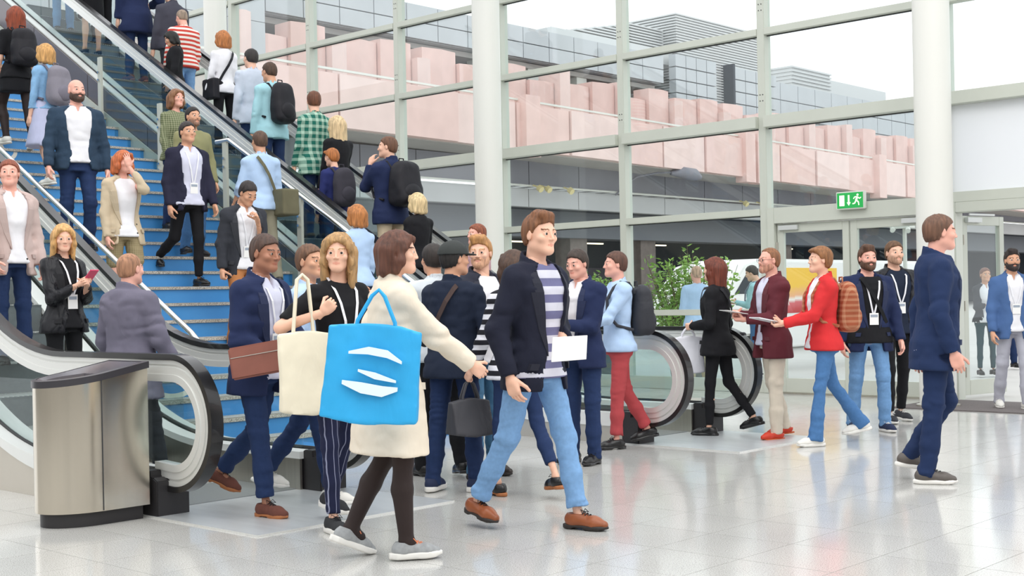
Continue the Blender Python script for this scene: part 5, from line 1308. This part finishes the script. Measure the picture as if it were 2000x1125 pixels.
greyp = fb_('grey_mauve_cloth', '6f6b7b'); olive = fb_('olive_cloth', '8f8d66'); khaki = fb_('khaki_tweed', '8b7c5c', 'check', 'a59878', 60); plaid = fb_('green_plaid', '1c6658', 'plaid', 'b9d6c2', 13); stripes = fb_('red_white_stripes', 'e8e2da', 'hstripe', 'c8453a', 17)
knit = fb_('striped_knit', 'd0d0dc', 'hstripe', '6e6e92', 11); marine = fb_('black_white_stripes', 'd9d9e0', 'hstripe', '1b1b22', 15); patt = fb_('mottled_green_print', '5d6648', 'check', 'a3a585', 45); pin = fb_('pinstripe_navy', '1e2340', 'vstripe', '8b8fa8', 28)
leather = fb_('black_leather', '1b1b20', rough=.4, bump=.5); bluej = fb_('slate_blue_wool', '4c6a9a'); greyt = fb_('pale_grey_trouser', 'b9b9c4'); creamt = fb_('cream_trouser', 'd9cdbb'); tightsm = fb_('brown_black_tights', '2e2220', rough=.6, bump=.05); lavsk = fb_('pale_lavender_skirt', 'b9bcd8')
denimj = fb_('dark_denim_jacket', '2b3e52', 'denim'); denims = fb_('pale_denim_shirt', '86b0d6', 'denim'); dkgreen = fb_('dark_teal_trouser', '23454e')
lace_b = mat('black_lace', '15151a', .8); lace_w = mat('white_lace', 'e8e6e0', .8); lace_o = mat('orange_lace', 'f08a5c', .7)
brownL = mat('tan_brown_leather', '93502c', .35, noise=.15, scale=12); suede = mat('brown_suede', '6b3f34', .9, noise=.15, scale=30); sole_d = mat('dark_sole', '2c2624', .6); sole_w = mat('white_sole', 'e9e6e0', .6); sole_t = mat('tan_sole', 'a8683c', .6)
blk = mat('black_shoe_leather', '191819', .3); gry = mat('grey_mesh', '9d9fa0', .8, noise=.15, scale=40); whs = mat('white_shoe', 'e6e3dc', .6); nvs = mat('navy_mesh', '1f2a4a', .8)
ox_b = ('oxford', blk, M_black, lace_b); ox_br = ('oxford', brownL, sole_d, lace_b); ox_s = ('oxford', suede, sole_t, lace_b); sn_w = ('sneaker', whs, sole_w, lace_w); rn_b = ('runner', mat('black_mesh', '2a2b2e', .8), sole_w, lace_b); rn_n = ('runner', nvs, sole_w, lace_b); rn_g = ('runner', gry, sole_w, lace_o); ox_t = ('oxford', blk, sole_t, lace_b)
sn_b = ('sneaker', mat('dark_canvas', '33343a', .8), sole_w, lace_w); rn_k = ('runner', blk, M_black, lace_b); fl_r = ('flat', mat('orange_red_leather', 'c9381c', .5), mat('orange_sole', 'c25a28', .6), None); gr_sn = ('sneaker', mat('grey_brown_leather', '5b544f', .5), sole_w, lace_b)
J = lambda m, **k: dict(kind='jacket', m=m, **k)
Sh = lambda m, **k: dict(kind='shirt', m=m, **k)
hang = dict(sw=3, ab=9, el=14)
def gs(X): return SR*(math.floor((SX0-X)/ST)+1)
def ge(X):
    k = round((-7.9-.2-X)/.4); return 0.014 if k < 2 else .062 if k == 2 else SL*(-8.45-(-7.9-.4*k))+.002
# --- foreground, left to right
p_navy = Person(*(-6.624, 4.849), 0, 62, 'man in a navy suit jacket and dark jeans clutching a brown leather pouch', h=1.78, lean=4, legs=((-14, 34), (9, 2)), rarm=dict(to=(.10, .22, .03), pose='grip', eo=.6), larm=dict(sw=16, ab=8, el=40), top=[Sh(lav), J(navy, open_=.05, hem=-.2)], bot=('rolled', jean_d), shoes=ox_s, skin='brown', haircol='4a342a', lanyard=True, head=(-4, 0, -6))
p_tee = Person(*(-5.808, 4.807), 0, 38, 'woman in a black T-shirt and pinstriped trousers, cream tote on her shoulder', fem=True, h=1.74, lean=2, legs=((-14, 16), (8, 3)), rarm=dict(to=(.20, .16, .33), pose='grip', palm=(-.6, -.6, .2), eo=1.2, dir=(-.4, .6, .6)), larm=dict(sw=-14, ab=7, el=14), top=dict(kind='tee', m=black, hem=-.16), sleeve=.4, bot=('slim', pin), shoes=rn_b, hair='wavy', haircol='b08a5c', skin='light', lanyard=(None, -.04), head=(-2, 0, -38))
p_coat = Person(*(-4.947, 4.439), 0, 112, 'brown-haired woman in a cream coat and dark tights walking away, blue tote at her side', fem=True, h=1.69, lean=3, legs=((-2, 26, 24), (3, 2)), rarm=dict(to=(.10, .44, .06), pose='relax', eo=.4), larm=dict(sw=-20, ab=6, el=10), top=dict(kind='coat', m=cream, hem=-.40, open_=.01), bot=('skirt', cream, .36, .05), tights=tightsm, shoes=rn_g, hair='bob', haircol='5b3424', skin='light', head=(0, 0, -25))
Person(*(-6.770, 5.366), 0, 75, 'man in light blue shirt and white sneakers behind the cream tote', h=1.74, legs=((-18, 20), (14, 4)), larm=dict(to=(.14, .34, .40), pose='relax'), rarm=hang, top=Sh(sky), bot=('rolled', jean_d), shoes=sn_w, haircol='6b4a34', skin='tan', head=(0, 0, -20))
p_cap = Person(*(-6.310, 6.239), 0, 150, 'man in a charcoal cap and dark navy shirt seen from behind', h=1.73, wide=1.06, legs=((-5, 4, 0, 2), (4, 3, 0, 2)), rarm=dict(to=(.14, .22, .13), pose='hold', eo=.7), larm=dict(to=(.12, .22, .1), pose='hold'), top=[dict(kind='tee', m=white, off=.006), dict(kind='shirt', m=dnavy, hem=-.16, sleeve=.62, off=.02)], sleeve=.6, bot=('trousers', jean_d), shoes=rn_n, skin='tan', haircol='1f1a18', hair='short', cap=fb_('charcoal_cap_cloth', '3a3d3c', bump=.1), head=(0, 0, -30))
p_blond = Person(*(-6.610, 6.826), 0, 40, 'blond bearded man in a dark blazer and white T-shirt holding a phone', h=1.80, legs=((-3, 3, 0, 2), (5, 4, 0, 2)), larm=dict(sw=2, ab=8, el=20), rarm=dict(to=(.03, .30, .16), pose='hold', palm=(-.2, -.3, .9), eo=.8), top=[dict(kind='tee', m=white, off=.014, hem=-.12, sleeve=.5), J(fb_('dark_slate_blazer', '2b2d3a'), open_=.045, hem=-.2)], bot=('trousers', jean_t), shoes=('boot', mat('dark_brown_boot', '2b211d', .5), sole_d, lace_b), skin='light', haircol='b4824e', hair='quiff', beard='stubble', beardcol='a9764a', head=(-3, 0, -52))
p_marine = Person(*(-5.813, 6.310), 0, -150, 'woman in black and white stripes and skinny jeans behind the tall man', fem=True, h=1.66, legs=((8, 4, 0, 0), (-14, 18, 8, 0)), larm=dict(sw=14, ab=16, el=20, pose='grip'), rarm=dict(sw=-6, ab=12, el=30), top=dict(kind='sweater', m=marine, hem=-.12, sleeve=.9), bot=('capri', jean_d), shoes=ox_t, hair='long', haircol='4a3224', skin='light')
p_tall = Person(*(-4.883, 5.465), 0, 50, 'tall man in an open black jacket, striped knit and light jeans striding past', h=1.84, lean=3, legs=((14, 4, 0, 1), (-15, 16, 10, 1)), rarm=dict(sw=-10, ab=14, el=34), larm=dict(to=(-.02, .25, .06), pose='hold', palm=(-.2, .1, .9)), top=[dict(kind='sweater', m=knit, off=.012), J(fb_('black_navy_jacket', '1a1d2e'), open_=.055, hem=-.17)], bot=('rolled', jean_l), shoes=ox_br, skin='light', haircol='7a4e30', hair='quiff', head=(0, 0, -8))
# --- right group
p_navj = Person(*(-6.515, 7.836), 0, -40, 'man in a navy jacket behind the tall man, looking down at his phone', h=1.72, rarm=dict(to=(.05, .28, .2), pose='hold'), larm=dict(to=(.03, .30, .18), pose='hold'), top=[Sh(white), J(navy, open_=.03, hem=-.18)], bot=('trousers', jean_d), skin='pink', haircol='3a2c24', head=(-14, 0, 0), shoes=ox_b)
p_rust = Person(*(-6.933, 8.837), 0, -78, 'man in a pale blue shirt and brick red trousers reaching for the escalator handrail', h=1.73, legs=((6, 3), (-10, 20)), larm=dict(to=(.10, .40, .16), pose='flat', palm=(0, -.2, -1)), rarm=dict(to=(.05, .36, .2), pose='hold'), top=Sh(sky, sleeve=.75), sleeve=.75, bot=('rolled', rust), shoes=ox_b, skin='pink', haircol='5a3a2c')
p_aub = Person(*(-6.773, 10.102), 0, -120, 'auburn long-haired woman in a black jacket and black trousers carrying a white plastic bag', fem=True, h=1.68, legs=((5, 3), (-10, 26)), larm=dict(to=(.10, .22, .12), pose='grip'), rarm=dict(sw=-4, ab=9, el=30), top=J(black, open_=.01, hem=-.17), bot=('slim', black), shoes=rn_k, hair='longest', haircol='6b2f1c', skin='light')
p_mar = Person(*(-6.214, 10.147), 0, -70, 'man in glasses and a maroon blazer with cream trousers and orange-red shoes', h=1.75, legs=((4, 3), (-8, 8)), larm=dict(to=(.04, .30, .14), pose='hold', palm=(-.2, 0, 1)), rarm=dict(to=(.08, .30, .18), pose='hold'), top=[Sh(lav), J(maroon, open_=.03, hem=-.22)], bot=('trousers', creamt), shoes=fl_r, skin='pink', haircol='8a5c3c', glasses=True, beard='stubble', hair='receding')
p_red = Person(*(-5.601, 9.965), 0, -82, 'woman in a bright red jacket and flared jeans holding a white tablet', fem=True, h=1.74, legs=((10, 3), (-16, 20)), larm=dict(to=(.06, .38, .12), pose='hold', palm=(-.1, -.2, 1)), rarm=dict(to=(.03, .34, .13), pose='hold', palm=(-.1, -.2, 1)), top=[Sh(white), J(redc, open_=.02, hem=-.12, lapel=False)], bot=('flared', jean_m), shoes=('sneaker', whs, sole_w, None), hair='pixie', haircol='8f5f38', skin='light')
p_beard = Person(*(-5.789, 11.136), 0, 6, 'bearded man in a navy blazer, black T-shirt and light jeans with a badge', h=1.77, wide=1.10, legs=((10, 12, 0, 1), (-6, 6, 0, 1)), rarm=dict(sw=-6, ab=10, el=16), larm=dict(sw=6, ab=12, el=14), top=[dict(kind='tee', m=black, off=.02, hem=-.12), J(navy, open_=.055, hem=-.2)], bot=('trousers', fb_('washed_denim', '6e97c4', 'denim')), shoes=('sneaker', nvs, sole_w, lace_w), skin='pink', haircol='5a3c2a', beard='beard', hair='quiff', lanyard=(None, -.02, .032))
Person(*(-5.977, 12.055), 0, 10, 'man in a dark leather jacket right behind the bearded man in navy', h=1.84, legs=((-6, 6), (8, 6)), rarm=hang, larm=dict(sw=8, ab=14, el=16), top=[dict(kind='sweater', m=dnavy, off=.014), J(leather, open_=.07, hem=-.16, lapel=False)], bot=('slim', black), shoes=sn_b, skin='light', haircol='6a4a30', hair='short', beard='stubble', lanyard=(None, .02, .03))
Person(*(-3.892, 8.448), 0, 82, 'man in a dark blue suit striding in front of the right column', h=1.86, lean=2, legs=((10, 44, 10), (-5, 2)), rarm=dict(sw=-4, ab=10, el=26), larm=dict(sw=-14, ab=8, el=14), top=[Sh(lav), J(fb_('deep_blue_suit', '1d2e52'), open_=.02, hem=-.22)], bot=('trousers', fb_('deep_blue_suit', '1d2e52')), shoes=gr_sn, skin='pink', haircol='6a4a38', head=(0, 0, 8))
Person(*(-5.537, 13.902), 0, -4, 'bearded man in a slate blue blazer and pale trousers at the open door', h=1.76, legs=((8, 8), (-8, 10)), rarm=dict(sw=4, ab=11, el=14), larm=hang, top=[Sh(white), J(bluej, open_=.03, hem=-.18)], bot=('trousers', greyt), shoes=sn_w, skin='tan', haircol='2e2220', hair='quiff', beard='beard', lanyard=(None, .02))
# --- near escalator (coming down)
Person(-9.90, 4.88, ge(-9.90), 47, 'man in a rosy beige blazer at the left edge on the near escalator', h=1.66, rarm=dict(sw=4, ab=8, el=30), larm=hang, top=[Sh(white), J(pinkb, open_=.055, hem=-.2)], bot=('trousers', jean_d), haircol='8a4a34', skin='pink', head=(0, 0, -30))
p_lea = Person(-9.15, 4.92, ge(-9.15), 55, 'blonde woman in a black leather jacket looking at a pink phone on the near escalator', fem=True, h=1.58, rarm=dict(to=(.04, .26, .27), pose='hold'), larm=dict(to=(.03, .27, .26), pose='hold'), top=[dict(kind='tee', m=black), J(leather, open_=.05, hem=-.14)], bot=('slim', black), hair='long', haircol='d3a468', skin='light', head=(-10, 0, -28), lanyard=True)
Person(-8.28, 4.95, .014, 150, 'man in a grey mauve coat stepping off at the foot of the near escalator', h=1.72, legs=((-16, 16), (14, 4)), larm=dict(sw=4, ab=16, el=24), rarm=dict(sw=10, ab=16, el=20), top=dict(kind='coat', m=greyp, hem=-.28, open_=None), bot=('trousers', charc), haircol='a97a5c', hair='crop', skin='pink', wide=1.08)
# --- on the staircase
def stairman(X, Y, phi, label, **k): return Person(X, Y, gs(X), phi, label, **k)
down = ((10, 26, -4), (-2, 6)); downb = ((-2, 6), (12, 30, -4)); up_ = ((28, 46, 0), (-6, 8)); upb = ((-6, 8), (30, 48, 0))
stairman(-11.96, 6.60, 30, 'bald bearded man in a dark denim jacket and white shirt coming down the stairs', h=1.79, wide=1.16, legs=down, rarm=dict(sw=4, ab=14, el=16), larm=dict(sw=0, ab=12, el=14), top=[Sh(white, off=.014, hem=-.05), J(denimj, open_=.07, hem=-.12, lapel=False, collar='shirt')], bot=('trousers', jean_d), hair='bald', haircol='4e3528', beard='beard', skin='pink', head=(0, 0, 10), shoes=ox_b)
stairman(-10.95, 6.50, 40, 'reddish blonde woman in a beige blazer shielding her face with her hand on the stairs', fem=True, h=1.64, legs=down, rarm=hang, larm=dict(to=(-.03, .22, .60), pose='open', eo=.7, palm=(0, -1, 0), dir=(-.2, .1, 1)), top=[dict(kind='tee', m=white, off=.01), J(beige, open_=.07, hem=-.18)], bot=('shorts', khaki), hair='bob', haircol='c46a3c', skin='pink', shoes=('flat', mat('beige_leather', 'b89c80', .5), sole_d, None), head=(-6, 0, 10))
stairman(-11.51, 7.58, 42, 'man in a dark suit and lavender shirt stepping down the stairs', h=1.74, legs=((2, 5), (-16, 46, 10)), rarm=dict(sw=-4, ab=9, el=18), larm=dict(sw=8, ab=9, el=16), top=[Sh(lav, off=.012), J(fb_('dark_plum_suit', '26263a'), open_=.07, hem=-.16)], bot=('slim', black), haircol='2e2624', skin='tan', lanyard=(None, -.05), shoes=ox_b)
stairman(-12.07, 8.02, 45, 'man in an olive sweater partly hidden behind the dark-suited man on the stairs', h=1.66, legs=downb, top=dict(kind='sweater', m=olive), bot=('trousers', jean_m), haircol='251e1c', skin='tan', beard='stubble')
stairman(-12.69, 8.22, 50, 'brown-haired person in a mottled green print top descending beside the taupe panelling', fem=True, h=1.62, legs=down, top=dict(kind='sweater', m=patt), bot=('trousers', jean_d), hair='bob', haircol='8a5f40', skin='pink')
stairman(-10.34, 7.40, 35, 'man in an open dark grey blazer looking down, badge swinging, low on the stairs', h=1.70, lean=8, legs=downb, rarm=dict(sw=4, ab=12, el=14, pose='grip'), larm=dict(to=(.06, .2, .38), pose='hold'), top=[Sh(white), J(charc, open_=.07, hem=-.2)], bot=('trousers', fb_('orange_brown_chino', 'b5784a')), haircol='2a2120', skin='tan', lanyard=(None, -.05), head=(-26, 0, 12), shoes=sn_b)
p_dress = stairman(-14.38, 7.20, -135, 'auburn-haired woman in a black dress and tights climbing at top left', fem=True, h=1.70, legs=up_, top=dict(kind='tee', m=black), bot=('dress', black, .26, .1), tights=tightsm, hair='long', haircol='8b3c1e', skin='light', shoes=sn_w, sleeve=.4)
p_den = stairman(-13.60, 7.15, -118, 'blonde woman in pale denim and a lavender skirt climbing the stairs at left', fem=True, h=1.64, legs=upb, larm=dict(sw=2, ab=10, el=10), top=dict(kind='shirt', m=denims, sleeve=.85, hem=-.02), bot=('skirt', lavsk, .47, .22), hair='bob', haircol='cf9c5e', skin='light', shoes=sn_w, sleeve=.85)
p_olive = stairman(-11.38, 8.40, -140, 'man in a light blue shirt with an olive shoulder bag climbing next to the rail', h=1.70, legs=up_, larm=dict(sw=8, ab=12, el=30), top=Sh(sky, sleeve=.7), sleeve=.7, bot=('trousers', fb_('khaki_chino', '8d8875')), haircol='5a4233', skin='tan')
stairman(-10.03, 8.58, -135, 'ginger-haired person in a pale blue top climbing low beside the rail', fem=True, h=1.66, legs=upb, top=Sh(sky), bot=('trousers', jean_d), hair='bob', haircol='b8763f', skin='light')
Person(-6.98, 6.70, 0, -150, 'dark-haired man in a pale grey shirt behind the capped man', h=1.76, legs=((4, 3), (-8, 10)), top=Sh(fb_('white_grey_shirting', 'cdd3d8')), bot=('trousers', black), haircol='2a211d', skin='tan')
# --- far escalator (going up, backs to us)
U = -133
def rider(X, Y, label, phi=U, **k): return Person(X, Y, ge(X), phi, label, **k)
rider(-17.75, 9.62, 'rider in pale blue jeans highest on the far escalator, cut by the top edge', h=1.72, top=Sh(charc), bot=('trousers', jean_l), haircol='4a3426')
rider(-16.75, 9.50, 'rider in a black skirt with bare legs near the top of the far escalator', fem=True, h=1.66, top=dict(kind='sweater', m=black), bot=('skirt', black, .42, .06), hair='long', haircol='3a2a20', shoes=('flat', blk, sole_d, None))
rider(-17.2, 9.92, 'rider in a grey patterned jacket behind the black skirt on the far escalator', h=1.7, top=J(fb_('grey_tweed', '4a4c52', 'check', '6a6c72', 50), open_=None, hem=-.18), bot=('trousers', black), haircol='33261e')
p_ncoat = rider(-15.95, 9.72, 'man in a long navy coat holding a white phone on the far escalator', h=1.80, larm=dict(sw=4, ab=8, el=10), rarm=dict(to=(.34, .16, .16), pose='hold'), top=dict(kind='coat', m=navy, hem=-.30, open_=None), bot=('trousers', jean_d), haircol='2a211d', shoes=ox_s)
rider(-15.5, 10.0, 'rider in a dark grey suit just above the striped sweater', h=1.82, top=J(fb_('slate_suit', '44444f'), open_=None), bot=('trousers', charc), haircol='3a2c22')
rider(-14.95, 9.82, 'man with cropped hair in a red and white striped sweater on the far escalator', h=1.60, wide=1.12, top=dict(kind='sweater', m=stripes, off=.022), bot=('trousers', jean_l), hair='crop', haircol='9a8674', skin='pink', head=(-14, 0, 0))
p_blk = rider(-14.60, 9.45, 'black-haired person in a black jacket looking down beside the striped sweater', h=1.44, phi=-70, rarm=dict(to=(.04, .26, .22), pose='hold'), top=J(black, open_=.02, hem=-.2), bot=('trousers', dkgreen), hair='bob', haircol='15130f', skin='tan', head=(-26, 0, 0))
p_gw = rider(-14.02, 9.80, 'ginger woman in a white blouse with a dark handbag on the far escalator', fem=True, h=1.64, larm=dict(sw=2, ab=12, el=20), top=Sh(white), bot=('trousers', black), hair='bob', haircol='b5713c', skin='light')
rider(-13.45, 9.82, 'dark-haired man in a loose pale grey shirt on the far escalator', h=1.80, larm=dict(sw=-2, ab=10, el=16), top=Sh(pale, hem=-.16, off=.022), bot=('trousers', jean_d), haircol='2c2624', skin='light')
p_teal = rider(-12.90, 9.70, 'man in a pale teal shirt carrying a black backpack on the far escalator', h=1.78, larm=dict(sw=4, ab=10, el=10), top=Sh(teal, hem=-.16, off=.018), bot=('trousers', jean_d), haircol='4a3426', skin='tan', head=(-8, 0, 8))
rider(-12.10, 9.72, 'man in a green and white plaid shirt on the far escalator', h=1.80, top=Sh(plaid, hem=-.2, off=.022), bot=('trousers', jean_d), haircol='6a3f28', skin='light', head=(0, 0, -25))
rider(-11.72, 9.75, 'long-haired blonde woman in a black top in front of the plaid shirt', fem=True, h=1.70, top=dict(kind='sweater', m=black), bot=('slim', black), hair='longest', haircol='d9bd92', skin='light', rarm=dict(to=(.20, .38, .1), pose='grip'))
p_ging = rider(-11.50, 9.50, 'short-haired ginger woman in a navy sweater wearing a dark grey backpack', fem=True, h=1.52, top=dict(kind='sweater', m=fb_('royal_navy_knit', '262e63')), bot=('slim', jean_d), hair='pixie', haircol='b06a34', skin='light', head=(-10, 0, 10))
p_nbag = rider(-10.78, 9.70, 'man in a navy jacket with a large black backpack raising a hand to his mouth', h=1.84, wide=1.06, larm=dict(to=(.06, .24, .50), pose='relax'), top=J(navy, open_=None, hem=-.16), bot=('trousers', beige), haircol='6a4630', skin='light', head=(0, 0, 38))
rider(-10.25, 9.62, 'woman with a light blonde bob in a black top low on the far escalator', fem=True, h=1.64, top=dict(kind='sweater', m=black), bot=('slim', black), hair='bob', haircol='dcc293', skin='light', rarm=dict(to=(.24, .36, .1), pose='grip'))
rider(-9.45, 9.72, 'reddish-haired man in a pink top near the foot of the far escalator', h=1.74, phi=-100, top=dict(kind='sweater', m=fb_('dusty_pink', 'c9a0a6')), bot=('trousers', black), haircol='8a4a30', skin='pink', head=(0, 0, 40))
rider(-9.05, 9.85, 'brown-haired woman in a purple top at the foot of the far escalator', fem=True, h=1.72, top=dict(kind='sweater', m=fb_('plum_knit', '4b4470')), bot=('slim', black), hair='bob', haircol='6e3c26', skin='light', head=(-8, 0, 0))
# --- outside
Person(-10.75, 15.55, 0, -160, 'bald man in a light blue shirt standing outside behind the glass', h=1.76, wide=1.1, larm=dict(to=(.1, .25, .15)), top=Sh(sky, hem=-.16), bot=('trousers', beige), hair='crop', haircol='c9a58c', skin='pink')
p_out = Person(-11.2, 17.8, 0, -110, 'young man in a pale blue shirt with a backpack reading outside by the white van', h=1.80, larm=dict(to=(.06, .3, .2), pose='hold'), rarm=dict(to=(.06, .3, .2), pose='hold'), top=Sh(teal), bot=('trousers', jean_m), haircol='3a3230', skin='light', head=(-22, 0, 0))
Person(-8.10, 19.3, 0, 5, 'person in a dark jacket with a turquoise scarf waiting outside beyond the open glass door', fem=True, h=1.66, rarm=dict(to=(.04, .28, .2), pose='hold'), top=[Sh(white), J(charc, open_=.07)], bot=('slim', dkgreen), hair='short', haircol='7a4c38', skin='tan')
Person(-8.55, 21.2, 0, 0, 'person in a pale top queueing farthest out beyond the open glass door', h=1.78, top=Sh(pale), bot=('trousers', jean_d), haircol='4a3a30', skin='tan')
Person(-9.6, 20.8, 0, 20, 'person in a red jacket outside beyond the open glass door', h=1.72, top=J(redc, open_=.02), bot=('trousers', jean_m), haircol='2a211d', skin='tan')
Person(-10.9, 21.5, 0, 170, 'person in teal trousers outside beyond the double door', h=1.72, top=Sh(pale), bot=('trousers', dkgreen), haircol='2a211d', skin='tan')
Person(-10.6, 22.3, 0, -170, 'person in a dark grey jacket outside beyond the double door', h=1.75, top=J(charc, open_=None), bot=('trousers', dkgreen), haircol='4a3424', skin='tan')

# ------------------------------------------------------------------ carried things
canvas = fb_('cream_canvas', 'e8dfc8'); bluebag = fb_('bright_blue_bag', '2ea3dc', rough=.5); print_w = mat('white_bag_print', 'dff0f8', .5); dkbag = fb_('black_nylon', '1d1c22', rough=.6); greybag = fb_('grey_bag_leather', '45454a', rough=.5); brownst = fb_('brown_strap', '4c3d3a')
YW = math.radians(42.75)
bag_at('tote_bag', 'plain cream canvas tote hanging from the shoulder of the woman in the black T-shirt', 'bag', (-5.738, 4.501, 1.456), (.27, .09, .43), canvas, yaw=YW+.35, handle=.33)
bb = bag_at('tote_bag', 'bright blue tote with white print at the side of the woman in cream', 'bag', (-4.613, 4.070, 1.353), (.44, .12, .43), bluebag, yaw=YW, handle=.18, tilt=.10)
for pts, w in (([(-.11, -.30), (-.02, -.285), (.07, -.295), (.14, -.33)], .035), ([(-.13, -.44), (-.04, -.46), (.06, -.47), (.13, -.455)], .05), ([(-.06, -.38), (.02, -.40), (.12, -.42)], .03)):
    V = []; F_ = []
    for i, (x, z) in enumerate(pts): ww = w*(.35 if i in (0, len(pts)-1) else 1)/2; V += [(x, -.078, z-ww), (x, -.078, z+ww), (x, -.06, z+ww), (x, -.06, z-ww)]
    for i in range(len(pts)-1):
        for q in range(4): F_.append((4*i+q, 4*i+(q+1) % 4, 4*i+4+(q+1) % 4, 4*i+4+q))
    link('bag_print', MB().add(V, F_).mesh('bag_print', print_w), bb)
pm_ = Matrix.Translation((-6.298, 4.610, 0.971)) @ Matrix.Rotation(YW, 4, 'Z') @ Matrix.Rotation(-.16, 4, 'Y') @ Matrix.Rotation(math.radians(84), 4, 'X')
slab_thing('leather_pouch', 'brown leather pouch held by the man in the navy suit jacket', 'pouch', pm_, (.34, .19, .05), mat('brown_pouch_leather', '8a5244', .45, noise=.12, scale=9), parts=(('zip', (-.16, .03, .022), (.16, .034, .029), M_steel),))
scr = mat('phone_glass', '17181c', .1)
held(p_blond, 1, 'phone', 'dark phone in the hand of the blond bearded man', 'phone', (.072, .15, .009), scr, rot=(30, 0, 0), off=(0, .03, .03), parts=(('camera_bump', (-.03, .04, -.008), (-.008, .065, -.004), M_black),))
held(p_tall, 0, 'leaflet', 'white folded leaflet held at the waist of the tall striding man', 'paper', (.30, .13, .006), M_paper, rot=(88, 0, 0), off=(.13, .075, .03))
held(p_navj, 0, 'phone', 'dark phone of the man in the navy jacket behind the tall man', 'phone', (.07, .145, .009), scr, rot=(30, 0, 0), off=(0, .03, .03))
held(p_lea, 1, 'phone', 'pink phone held by the blonde woman in the black leather jacket', 'phone', (.074, .15, .01), mat('pink_case', 'd84a6e', .4), rot=(40, 0, 0), off=(0, .02, .03))
held(p_red, 0, 'tablet', 'white tablet held by the woman in the red jacket', 'tablet', (.18, .25, .01), mat('tablet_white', 'e8e8ea', .3), rot=(12, 0, 10), off=(.06, .04, .03), parts=(('screen', (-.078, -.11, .005), (.078, .11, .0065), mat('screen_pale', 'cfd6dc', .2)),))
held(p_mar, 1, 'leaflet', 'white leaflet in the hand of the man in the maroon blazer', 'paper', (.15, .21, .004), M_paper, rot=(10, 0, 0), off=(-.04, .04, .02))
held(p_ncoat, 1, 'phone', 'white phone held by the man in the long navy coat', 'phone', (.08, .16, .012), mat('white_phone', 'e6e6ea', .3), rot=(20, 0, 20), off=(0, .02, .03))
held(p_blk, 1, 'phone', 'dark phone of the black-haired person on the far escalator', 'phone', (.07, .14, .01), scr, rot=(30, 0, 0), off=(0, .02, .03))
held(p_out, 1, 'newspaper', 'folded pale green newspaper read by the young man outside the glass', 'paper', (.24, .30, .01), mat('pale_green_print', 'cfe0d2', .7), rot=(20, 0, 0), off=(-.08, .04, .02))
p_rust.backpack('dark grey backpack on the man in brick red trousers', fb_('dark_slate_nylon', '34353b', rough=.6))
p_red.backpack('brown plaid backpack on the woman in the red jacket', fb_('brown_plaid', '9a5238', 'check', 'c09070', 22))
p_dress.backpack('flat black backpack on the auburn-haired woman at top left', dkbag)
p_den.backpack('soft grey backpack on the blonde woman in pale denim', fb_('grey_nylon', '86828c'), fb_('grey_pocket', '77737e'))
p_teal.backpack('tall black backpack on the man in the teal shirt', dkbag, sz=(.15, .1, .25))
p_ging.backpack('dark grey roll backpack on the short-haired ginger woman', fb_('graphite_nylon', '3c3a42'), sz=(.14, .08, .22))
p_nbag.backpack('large round black backpack on the man in the navy jacket', dkbag, sz=(.18, .12, .25))
p_out.backpack('grey daypack of the young man outside', fb_('grey_daypack', '7a8090'))
crossbody(p_beard, 'black messenger bag slung across the bearded man in navy', fb_('black_webbing', '1a1b1e'), side=-1, loc=(.19, -.10, -.06), size=(.26, .09, .22))
crossbody(p_cap, 'brown-strapped shoulder bag of the man in the charcoal cap', brownst, side=-1, loc=(.16, .12, -.02), size=(.24, .08, .2))
crossbody(p_olive, 'big olive shoulder bag on the hip of the man climbing by the rail', fb_('olive_canvas', '6a6650'), side=1, loc=(.2, -.1, -.02), size=(.42, .2, .28))
crossbody(p_gw, 'dark handbag of the ginger woman in white on the far escalator', dkbag, side=-1, loc=(.2, .02, -.05), size=(.26, .1, .26))
def hand_bag(p, hand, name, label, size, m, handle, yaw=0, **k):
    w = p.Mw @ Vector(tuple((p.P['hc', hand])*p.sc)); return bag_at(name, label, 'bag', tuple(w), size, m, yaw=yaw, handle=handle, **k)
hand_bag(p_marine, 0, 'handbag', 'dark grey leather handbag carried by the woman in stripes', (.30, .14, .22), greybag, .14, yaw=YW+.6)
hand_bag(p_aub, 0, 'carrier_bag', 'white plastic carrier bag held by the auburn-haired woman in black', (.28, .1, .32), fb_('white_plastic', 'dcdce4', rough=.4), .1, yaw=YW)
crossbody(p_aub, 'black shoulder bag at the hip of the auburn-haired woman', dkbag, side=1, loc=(.2, -.06, -.08), size=(.3, .1, .24))
